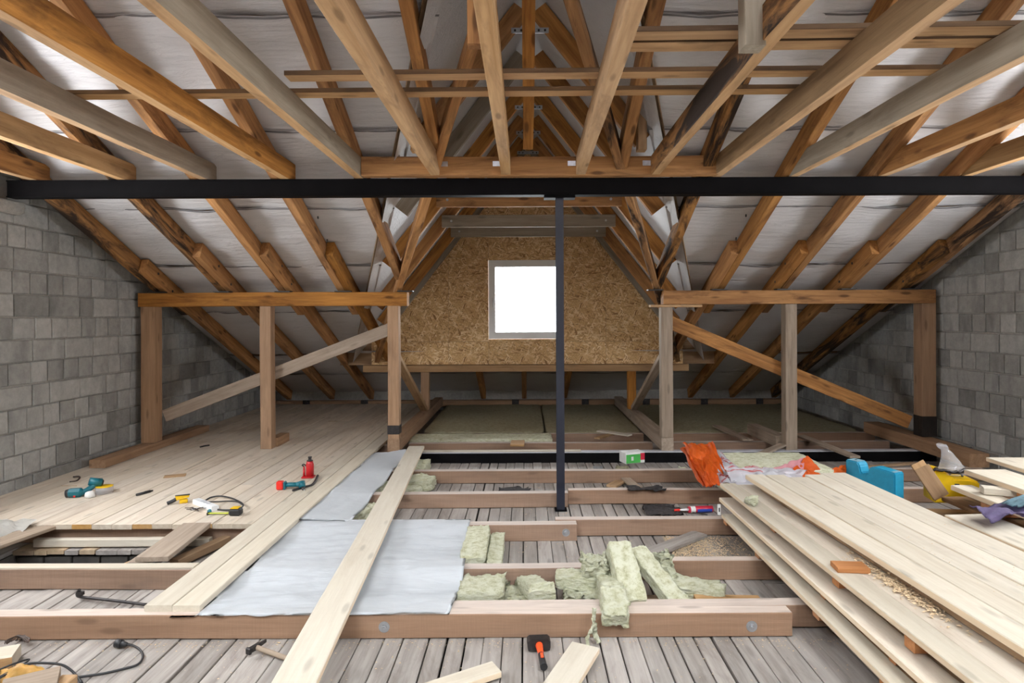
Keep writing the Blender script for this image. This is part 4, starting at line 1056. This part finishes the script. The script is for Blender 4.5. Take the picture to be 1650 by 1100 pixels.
mk('white_film', grid_bm(30, 8, patch(pt(1118, 727, 5.75), pt(1160, 732, 5.75), pt(1150, 784, 5.12), pt(1215, 780, 5.10), .018, 10, 9, (-.02, -.04, .02)), .002), M['bagwhite'], bag, smooth=True)
mk('pink_film', grid_bm(26, 14, patch(pt(1235, 764, 5.25), pt(1298, 738, 5.35), pt(1240, 782, 5.15), pt(1290, 775, 5.2), .013, 11, 7), .002), M['bagpink'], bag, smooth=True)
mk('orange_film', grid_bm(22, 14, patch(pt(1268, 768, 5.2), pt(1300, 738, 5.36), pt(1285, 785, 5.1), pt(1328, 770, 5.3), .013, 13, 7), .002), M['bagorange'], bag, smooth=True)
mk('orange_film', grid_bm(12, 8, patch(pt(1338, 758, 5.3), pt(1360, 752, 5.4), pt(1345, 768, 5.3), pt(1362, 765, 5.4), .015, 15, 4), .002), M['bagorange'], bag, smooth=True)

# caulk tube, gun rod
ct = empty('caulk_cartridge', (1.36, 5.24, -1.592), rz=math.radians(6), label='red and blue sealant cartridge on the planks by the stack', cat='cartridge')
bm = bmesh.new(); add_cyl(bm, (-.015, 0, 0), (.19, 0, 0), .026, n=20); mk('tube', bm, M['redlabel'], ct)
bm = bmesh.new(); add_cyl(bm, (.055, 0, -.0003), (.18, 0, -.0003), .0266, n=20, cap=False)
for f in list(bm.faces):
    if f.calc_center_median().z > .006: bm.faces.remove(f)
mk('blue_label', bm, M['bluelabel'], ct)
bm = bmesh.new(); add_cyl(bm, (.0, 0, 0), (.04, 0, 0), .0265, n=20, cap=False); mk('white_band', bm, M['card'], ct)
bm = bmesh.new(); add_cyl(bm, (-.015, 0, 0), (-.10, 0, 0), .012, .006, n=12); mk('nozzle', bm, M['whiteplastic'], ct)
bm = bmesh.new(); add_cyl(bm, (-.09, 0, 0), (-.135, 0, 0), .011, .008, n=12); mk('nozzle_cap', bm, M['redplastic'], ct)
def txt(s, size, mat, parent, mw, name='lettering', ext=.0004):
    cu = bpy.data.curves.new(name, 'FONT'); cu.body = s; cu.size = size; cu.extrude = ext; cu.align_x = 'CENTER'; cu.align_y = 'CENTER'; cu.materials.append(mat)
    o = link(name, cu, parent); o.matrix_basis = mw; return o
# carton
cb = empty('screw_carton', (1.105, 6.58, -1.50), rz=.32, label='small white and green carton on the joists before the black beam', cat='carton')
mk('box', box_bm(-.11, .11, -.07, .07, 0, .11, .002), M['card'], cb)
mk('green_label', box_bm(-.112+.01, .06, -.0722, -.0705, .004, .092), M['green'], cb)
mk('printed_end', box_bm(.062, .108, -.0722, -.0705, .03, .10), M['blueprint'] if 'blueprint' in M else M['redlabel'], cb)
mk('white_mark', box_bm(-.045, -.02, -.0728, -.072, .03, .07), M['card'], cb)
wool('wool_crumb', (1.0, 6.55, -1.57), (.12, .08, .06), 'brownish wool crumb left of the small carton', seed=51, mat='wooldull', amp=.015, cuts=5)
wool('wool_crumb', (1.62, 6.55, -1.58), (.06, .06, .05), 'small wool crumb right of the carton', seed=52, amp=.012, cuts=4)
p = at(963, 744, -1.60)
mk('metal_bracket', add_box(box_bm(-.05, .05, -.003, .003, 0, .035), -.03, .03, -.003, .04, 0, .004), M['zinc'], mw=TR(.77, 6.75, -1.618), label='small zinc bracket before the black beam', cat='bracket')

# scraps
def scrap(u0, v0, u1, v1, z, w, t, mt, lb, dz=0, cat='wood block', **kw):
    a, b_ = at(u0, v0, z), at(u1, v1, z); b_.z += dz
    return timber('offcut', a, b_, w, t, M[mt], lb, cat, **kw)
scrap(985, 783, 1008, 771, -1.60, .10, .022, 'tan', 'lower of two crossed offcuts beyond the column')
scrap(1003, 766, 1032, 785, -1.57, .09, .022, 'greypost', 'upper of two crossed offcuts beyond the column', dz=-.035)
scrap(965, 694, 1015, 701, -1.455, .10, .018, 'fresh', 'pale thin offcut on the far joist right of the column')
scrap(962, 706, 990, 698, -1.475, .08, .018, 'tan', 'brown offcut under the pale one on the far joist')
scrap(823, 714, 845, 714, -1.484, .26, .025, 'tan', 'short block lying on the sixth joist', up=(0, 0, 1))
scrap(1155, 686, 1205, 709, -1.47, .12, .02, 'greypost', 'grey plank lying askew on the right wool mat')
scrap(1290, 702, 1378, 736, -1.46, .11, .022, 'greypost', 'long grey plank behind the blue case')
scrap(1215, 736, 1262, 716, -1.45, .09, .022, 'greypost', 'grey plank propped by the middle right post')
scrap(1020, 902, 1128, 860, -1.598, .12, .024, 'plank', 'grey board lying diagonally before the sawdust', cat='board')
scrap(975, 968, 1175, 968, -1.59, .10, .03, 'brownboard', 'brown offcut behind the front joist by the heap')
scrap(1120, 966, 1225, 968, -1.555, .08, .03, 'tan', 'tan offcut resting right of the wool heap')
scrap(205, 912, 262, 887, -1.60, .10, .02, 'tan', 'tan offcut at the edge of the floor opening')
# leaning pair of grey blocks in left bay
timber('grey_board', (-2.33, 3.94, -1.49), (-2.36, 4.55, -1.475), .20, .03, M['greypost'], 'short grey board spanning the joists beside the floor opening', 'board')
timber('grey_board', (-2.44, 3.97, -1.535), (-2.46, 4.50, -1.53), .13, .025, M['greypost'], 'lower grey board beside the short one at the opening', 'board')
timber('brown_offcut', (-2.28, 4.1, -1.58), (-2.15, 4.55, -1.58), .07, .05, M['brownboard'], 'brown offcut right of the short grey board', 'wood block')
timber('pale_batten', (-3.50, 4.52, -1.585), (-2.25, 4.52, -1.585), .05, .055, M['fresh'], 'pale batten behind the floor opening', 'batten')
timber('pale_board', (-3.62, 3.80, -1.487), (-3.45, 4.62, -1.487), .20, .024, M['greypost'], 'grey board at the left end of the floor opening', 'board')
timber('pale_batten', (-4.2, 3.842, -1.494), (-2.0, 3.842, -1.494), .07, .011, M['fresh'], 'thin white strip on the second joist at left', 'batten')
def ragf(u, v):
    X = -3.98+.46*u; Y = 4.56-.50*v
    z = -1.435+.028*math.sin(u*11+v*2.5)*v+.018*fbm(u*4, v*4, 2)-.03*v-.10*max(0, u-.8)/.2*v
    return (X+.03*v, Y, z)
mk('white_cloth', grid_bm(40, 30, ragf, .002), M['rag'], smooth=True, label='crumpled off-white cloth hanging at the left end of the deck', cat='cloth')

# pry bar
bm = bmesh.new()
a = at(236, 974, -1.60); b_ = at(135, 962, -1.60); c2 = at(128, 950, -1.56)
add_tube(bm, [tuple(a), tuple(a.lerp(b_, .5)+Vector((0, -.005, .004))), tuple(b_), tuple(at(124, 958, -1.595)), tuple(c2)], .0085, 8)
add_box(bm, c2.x-.008, c2.x+.022, c2.y-.012, c2.y+.012, c2.z-.03, c2.z-.01)
mk('pry_bar', bm, M['iron'], label='dark steel pry bar on the planks between the left joists', cat='pry bar')

# ---------------------------------------------------------------- tools on the deck (deck top z = -1.465)
ZK = ZT+.0345
# bottle jack
P = at(498, 769, ZK)
jk = empty('bottle_jack', (P.x, P.y, ZK), rz=.1, sc=.82, label='red hydraulic bottle jack standing on the deck', cat='jack')
mk('base', box_bm(-.075, .06, -.05, .05, 0, .018, .004), M['red'], jk)
bm = bmesh.new(); add_lathe(bm, [(.043, .018), (.043, .15), (.036, .165), (.036, .185)], 20, c=(.01, 0)); mk('cylinder', bm, M['red'], jk)
bm = bmesh.new(); add_lathe(bm, [(.034, .185), (.034, .195), (.018, .198), (.018, .225), (.022, .225), (.022, .235)], 16, c=(.01, 0)); mk('ram', bm, M['iron'], jk)
bm = bmesh.new(); add_lathe(bm, [(.013, .018), (.013, .10), (.009, .10), (.009, .125)], 12, c=(-.055, 0)); mk('pump', bm, M['red'], jk)
bm = bmesh.new(); add_tube(bm, [(-.055, 0, .125), (-.075, 0, .14), (-.055, 0, .15), (-.03, 0, .13)], .007); mk('handle_socket', bm, M['iron'], jk)
# angle grinder / driver
def driver(name, loc, rz, lb, bat):
    g = empty(name, loc, rz=rz, label=lb, cat='power tool', sc=.78)
    bm = bmesh.new(); add_box(bm, -.21, -.135, -.035, .035, .0, .095, 0, .012); mk('battery', bm, M[bat], g)
    bm = bmesh.new(); add_box(bm, -.135, -.11, -.035, .035, .0, .09, 0, .01)
    add_cyl(bm, (-.115, 0, .05), (.01, 0, .052), .026, .024, 16); mk('handle', bm, M['teal'], g)
    bm = bmesh.new(); add_cyl(bm, (.05, .02, .075), (.07, -.01, .02), .040, .034, 18); add_cyl(bm, (0, 0, .052), (.05, .005, .055), .026, .034, 16); mk('gear_head', bm, M['teal'], g)
    bm = bmesh.new(); add_cyl(bm, (.07, -.01, .02), (.10, -.06, .008), .024, .012, 14); mk('chuck', bm, M['rubber'], g)
    bm = bmesh.new(); add_cyl(bm, (.10, -.06, .010), (.11, -.075, .006), .009, .006, 10); mk('spindle', bm, M['zinc'], g)
    return g
P = at(468, 788, ZK); driver('cordless_grinder', (P.x+.05, P.y, ZK), .05, 'teal cordless grinder with a red battery, near the jack', 'redplastic')
bm = bmesh.new(); a = at(472, 790, ZK+.008); b_ = at(504, 780, ZK+.008); c2 = at(512, 766, ZK+.02)
add_tube(bm, [tuple(a), tuple(a.lerp(b_, .5)), tuple(b_), tuple(c2)], .011, 8)
mk('jack_lever', bm, M['iron'], label='bent dark metal lever under the grinder', cat='lever')
# drill left
P = at(130, 800, ZK)
g = empty('cordless_drill', (P.x, P.y, ZK), rz=.25, sc=.72, label='teal cordless drill lying on the left of the deck', cat='power tool')
bm = bmesh.new(); add_box(bm, -.14, .03, -.05, .05, 0, .10, 0, .03); mk('battery_base', bm, M['teal'], g)
bm = bmesh.new(); add_tube(bm, [(.0, 0, .04), (.05, .03, .06), (.09, .07, .09), (.11, .09, .12)], .032, 10); mk('handle', bm, M['teal'], g)
bm = bmesh.new(); add_cyl(bm, (.06, .07, .155), (.17, .12, .12), .045, .048, 18); mk('motor_head', bm, M['teal'], g)
bm = bmesh.new(); add_cyl(bm, (.17, .12, .12), (.185, .127, .115), .042, .03, 16); mk('head_cap', bm, M['rubber'], g)
bm = bmesh.new(); add_cyl(bm, (-.145, 0, .045), (-.10, 0, .05), .045, .05, 16); mk('end_cap', bm, M['rubber'], g)
mk('red_switch', box_bm(-.055, -.035, -.054, -.048, .01, .03), M['redplastic'], g)
P = at(158, 797, ZK)
ro = empty('tape_roll', (P.x+.02, P.y+.05, ZK), rz=.3, sc=.72, label='clear tape roll with yellow rim beside the drill', cat='tape')
bm = bmesh.new(); add_lathe(bm, [(.075, 0), (.09, .004), (.09, .075), (.075, .08)], 24); mk('roll', bm, M['bagclear'], ro)
bm = bmesh.new(); add_lathe(bm, [(.06, .08), (.09, .08), (.09, .086), (.06, .086)], 24); mk('rim', bm, M['yellow'], ro)
P = at(145, 801, ZK)
bm = bmesh.new(); add_lathe(bm, [(.03, 0), (.038, .01), (.032, .04), (.015, .05)], 14)
for v in bm.verts: v.co += noise.noise_vector(v.co*30)*.008
mk('paper_wad', bm, M['card'], mw=Matrix.Translation((P.x, P.y, ZK)), smooth=True, label='small crumpled white paper between drill and tape roll', cat='paper')
bm = bmesh.new()
pp = [at(112, 776, ZK+.006), at(124, 774, ZK+.006), at(128, 768, ZK+.006), at(118, 768, ZK+.006)]
add_tube(bm, [tuple(q) for q in pp], .007, 6)
mk('bent_bracket', bm, M['rust'], label='thin bent brown bracket behind the drill', cat='bracket')
# marker
a, b_ = at(220, 797, ZK+.012), at(246, 790, ZK+.012)
bm = bmesh.new(); add_cyl(bm, a, a.lerp(b_, .85), .011, n=12); add_cyl(bm, a.lerp(b_, .85), b_, .008, .006, 10)
mk('carpenter_marker', bm, M['rubber'], label='thick black marker lying on the deck', cat='marker')
bm = bmesh.new(); q = [at(322, 720, ZK+.006), at(330, 718, ZK+.012), at(337, 717, ZK+.006)]; add_tube(bm, [tuple(x_) for x_ in q], .009, 6)
mk('small_clip', bm, M['iron'], label='small dark clip far back on the deck', cat='clip')
# thin strip
timber('thin_lath', at(298, 757, ZK+.004), at(348, 733, ZK+.004), .012, .006, M['fresh'], 'thin pale lath lying along the deck', 'batten')
mk('dark_patch_block', box_bm(-.09, .09, -.05, .05, 0, .008), M['tan'], mw=TR(at(282, 767, ZK).x, at(282, 767, ZK).y, ZK, .4), label='flat brown offcut on the deck beside the lath', cat='wood block')
# stapler yellow
P = at(289, 811, ZK)
g = empty('hand_plane', (P.x, P.y, ZK), rz=.5, label='small yellow and black hand tool on the deck', cat='hand tool')
bm = bmesh.new(); add_prism(bm, [(-.02, .03), (.07, .045), (.07, .06), (-.03, .065)], -.015, .015, 'Y'); mk('body', bm, M['yellow'], g)
bm = bmesh.new(); add_box(bm, .0, .06, -.017, .017, 0, .032, 0, .006); mk('lower_grip', bm, M['yellow'], g)
bm = bmesh.new(); add_tube(bm, [(-.01, 0, .045), (-.05, 0, .025), (-.085, 0, .014)], .014, 8); mk('nose', bm, M['rubber'], g)
bm = bmesh.new(); add_box(bm, -.03, .075, -.012, .012, .06, .067, 0, .002); mk('top_strap', bm, M['rubber'], g)
# keys
P = at(315, 822, ZK)
g = empty('key_bunch', (P.x, P.y, ZK), label='bunch of dark keys on the deck front', cat='keys')
random.seed(9)
for k in range(6):
    a = random.uniform(0, 6.28); bm = bmesh.new()
    add_cyl(bm, (.03*math.cos(a), .03*math.sin(a), .003+.003*k), (.03*math.cos(a), .03*math.sin(a), .006+.003*k), .014, n=12)
    add_box(bm, 0, .05, -.004, .004, .003+.003*k, .006+.003*k)
    for v in bm.verts[-8:] if hasattr(bm.verts, '__getitem__') and not bm.verts.ensure_lookup_table() else []:
        x_, y_ = v.co.x+.03, v.co.y; v.co.x = x_*math.cos(a)-y_*math.sin(a); v.co.y = x_*math.sin(a)+y_*math.cos(a)
    mk('key', bm, M['rust'], g)
bm = bmesh.new(); add_tube(bm, [(.025*math.cos(t), .025*math.sin(t), .012) for t in [i_*6.2/8 for i_ in range(9)]], .0025, 6); mk('key_ring', bm, M['zinc'], g)
# spirit level / white gadget with cable
P0, P1 = at(316, 807, ZK+.02), at(347, 819, ZK+.02)
o = timber('power_strip', P0, P1, .055, .04, M['whiteplastic'], 'white power strip lying obliquely on the deck', 'power strip', jit=.0005, seg=1)
for k in range(3):
    bm = bmesh.new(); add_cyl(bm, (-.05+.05*k, 0, .02), (-.05+.05*k, 0, .0215), .017, n=16); mk('socket', bm, M['flange'], o)
bm = bmesh.new()
pp = [(331, 806), (340, 801), (355, 799), (372, 802), (386, 808), (392, 813), (388, 818), (376, 821), (360, 821.5), (346, 820)]
add_tube(bm, [tuple(at(u, v, ZK+.005+.02*math.sin(i_*.35))) for i_, (u, v) in enumerate(pp)], .006, 6)
pp = [(335, 808), (350, 808), (368, 807), (382, 808), (391, 813)]
add_tube(bm, [tuple(at(u, v, ZK+.012)) for (u, v) in pp], .005, 6)
mk('power_cable', bm, M['rubber'], label='black cable coiled beside the white power strip', cat='cable')
# tape measure
P = at(378, 831, ZK)
g = empty('tape_measure', (P.x, P.y+.02, ZK), label='black and yellow tape measure with its blade pulled out', cat='tape measure')
bm = bmesh.new(); add_box(bm, -.045, .045, -.035, .035, 0, .055, 0, .014); mk('case', bm, M['rubber'], g)
mk('yellow_top', box_bm(-.03, .028, -.03, .03, .0545, .060, .002), M['yellow'], g)
mk('blade', box_bm(-.205, -.043, -.010, .012, .014, .017), M['tape'], g)
mk('end_hook', box_bm(-.212, -.204, -.014, .016, .003, .022), M['rubber'], g)
bm = bmesh.new(); q = at(338, 823, ZK+.006); add_lathe(bm, [(.018, 0), (.018, .012), (.008, .018)], 10); mk('green_cap', bm, M['teal'], mw=Matrix.Translation((q.x, q.y, ZK)), label='small dark green cap between strip and tape measure', cat='cap')

# ---------------------------------------------------------------- foreground floor items (z = -1.62)
# sledge hammer
P = at(868, 1045, ZF)
g = empty('sledge_hammer', (P.x, P.y, ZF), rz=math.radians(4), label='short sledge hammer with orange and black handle on the planks', cat='hammer')
bm = bmesh.new(); add_prism(bm, [(-.052, .004), (.052, .004), (.056, .02), (.056, .045), (.045, .055), (-.045, .055), (-.056, .045), (-.056, .02)], -.026, .030, 'Y'); mk('head', bm, M['iron'], g)
bm = bmesh.new(); add_tube(bm, [(0, -.02, .03), (0, -.06, .03), (.002, -.10, .026)], .017, 10, rs=(.019, .013)); mk('collar_grip', bm, M['orangegrip'], g)
bm = bmesh.new(); add_tube(bm, [(.002, -.095, .026), (.004, -.15, .022), (.006, -.20, .020)], .016, 10, rs=(.014, .018)); mk('handle', bm, M['rubber'], g)
bm = bmesh.new(); add_box(bm, -.003, .010, -.15, -.11, .036, .0405); mk('red_inlay', bm, M['orangegrip'], g)
# claw hammer left
a = at(412, 1042, ZF+.03); b_ = at(478, 1066, ZF+.015)
g = empty('claw_hammer', (a.x, a.y, ZF), rz=math.atan2(b_.y-a.y, b_.x-a.x), label='old hammer with a worn wooden handle, partly under the loose board', cat='hammer')
Lh = (b_-a).length
bm = bmesh.new(); add_tube(bm, [(0, 0, .03), (Lh*.5, 0, .022), (Lh, 0, .016)], .012, 10); mk('handle', bm, M['greypost'], g)
bm = bmesh.new(); add_box(bm, -.012, .012, -.035, .025, .018, .042, 0, .003); add_box(bm, -.015, .015, -.05, -.034, .014, .046, 0, .004); add_prism(bm, [(-.010, .025), (.010, .025), (.003, .065), (-.003, .065)], .024, .038, 'Z'); mk('head', bm, M['iron'], g)
timber('front_board', at(943, 1043, ZF+.05), at(876, 1145, ZF+.03), .14, .03, [M['fresh'], M['freshedge']], 'pale board end pointing to the viewer beside the sledge hammer', 'board', sidemat=1)
timber('front_offcut', at(800, 1078, ZF+.03), at(640, 1130, ZF+.02), .10, .03, [M['fresh'], M['freshedge']], 'pale offcut at the bottom edge left of the sledge hammer', 'board', sidemat=1)
# bottom-left corner things
timber('white_block', at(-30, 1066, ZF+.03), at(27, 1056, ZF+.03), .13, .06, [M['fresh'], M['tan']], 'pale block with an amber side in the bottom left corner', 'wood block', sidemat=1)
timber('corner_board', at(0, 1115, ZF+.05), at(95, 1092, ZF+.05), .16, .04, M['greypost'], 'grey board at the bottom edge of the left corner', 'board')
timber('corner_offcut', at(95, 1108, ZF+.02), at(112, 1094, ZF+.02), .07, .04, M['tan'], 'tan offcut right of the grey corner board', 'wood block')
def ocf(u, v):
    p = at(0+90*u, 1098-20*v+0*u, ZF+.02)
    return (p.x, p.y, ZF+.01+.05*math.sin(math.pi*u)*math.sin(math.pi*v)+.02*abs(fbm(u*4, v*4, 3)))
mk('ochre_bag', grid_bm(26, 16, ocf, .003), M['ochre'], smooth=True, label='crumpled ochre plastic in the bottom left corner', cat='bag')
cab = empty('plug_cable', (0, 0, ZF), label='black cable with a plug looping over the left planks', cat='cable')
def lpts(L_, z=.006): return [tuple(at(u, v, ZF+h)-Vector((0, 0, ZF))) for (u, v, h) in L_]
bm = bmesh.new()
add_tube(bm, lpts([(203, 1037, .022), (215, 1040, .012), (226, 1047, .007), (230, 1058, .007), (222, 1070, .007), (200, 1077, .007), (165, 1085, .007), (130, 1090, .007), (118, 1093, .007)]), .0055, 6)
add_tube(bm, lpts([(0, 1090, .02), (20, 1080, .04), (45, 1069, .05), (75, 1068, .05), (100, 1071, .04), (115, 1080, .02), (124, 1089, .007), (132, 1100, .007)]), .0055, 6)
add_tube(bm, lpts([(-5, 1080, .02), (25, 1068, .03), (47, 1062, .02), (30, 1075, .03), (0, 1092, .03)]), .004, 6)
mk('cord', bm, M['rubber'], cab)
a = at(188, 1036, ZF+.02)-Vector((0, 0, ZF)); b_ = at(205, 1038, ZF+.02)-Vector((0, 0, ZF))
bm = bmesh.new(); add_cyl(bm, a, a.lerp(b_, .5), .021, .019, 14); add_cyl(bm, a.lerp(b_, .5), b_, .017, .008, 12); mk('plug', bm, M['rubber'], cab)
bm = bmesh.new()
for k in range(7):
    s = at(2+5*k, 1040-2*k, ZF+.01); e = at(36+2*k, 1028+k, ZF+.03)
    add_tube(bm, [tuple(s), tuple(s.lerp(e, .6)+Vector((0, 0, .02))), tuple(e)], .0035, 5)
for v in bm.verts: v.co += noise.noise_vector(v.co*25)*.02; v.co.z = max(v.co.z, ZF+.004)
mk('bark_strips', bm, M['rust'], label='tangle of dry bark strips against the front joist at left', cat='bark')
# felt scraps on fourth joist
def feltf(x0, y0, sx, sy, z, sd):
    return lambda u, v: (x0+sx*u+.04*noise.noise((u*3, v*3, sd)), y0+sy*v+.03*noise.noise((u*4, v*2, sd+4)), z+.02*fbm(u*3, v*3, sd)+.01)
mk('felt_scrap', grid_bm(14, 10, feltf(.98, 5.13, .30, .30, -1.61, 1), .004), M['felt'], smooth=True, label='torn dark felt scrap on the planks right of the column', cat='roofing felt')
mk('felt_scrap', grid_bm(14, 10, feltf(.88, 5.44, .32, .14, -1.497, 5), .004), M['felt'], smooth=True, label='dark felt scrap lying on the fourth joist', cat='roofing felt')
mk('felt_scrap', grid_bm(10, 8, feltf(-.25, 5.75, .28, .22, -1.60, 8), .004), M['felt'], smooth=True, label='small dark felt scrap left of the column', cat='roofing felt')
bm = bmesh.new()
add_tube(bm, [tuple(at(u, v, ZF+.01)) for u, v in ((1062, 822), (1080, 823), (1100, 822), (1120, 826), (1140, 829))], .004, 5)
mk('wire', bm, M['iron'], label='thin dark wire on the planks beside the sealant cartridge', cat='wire')
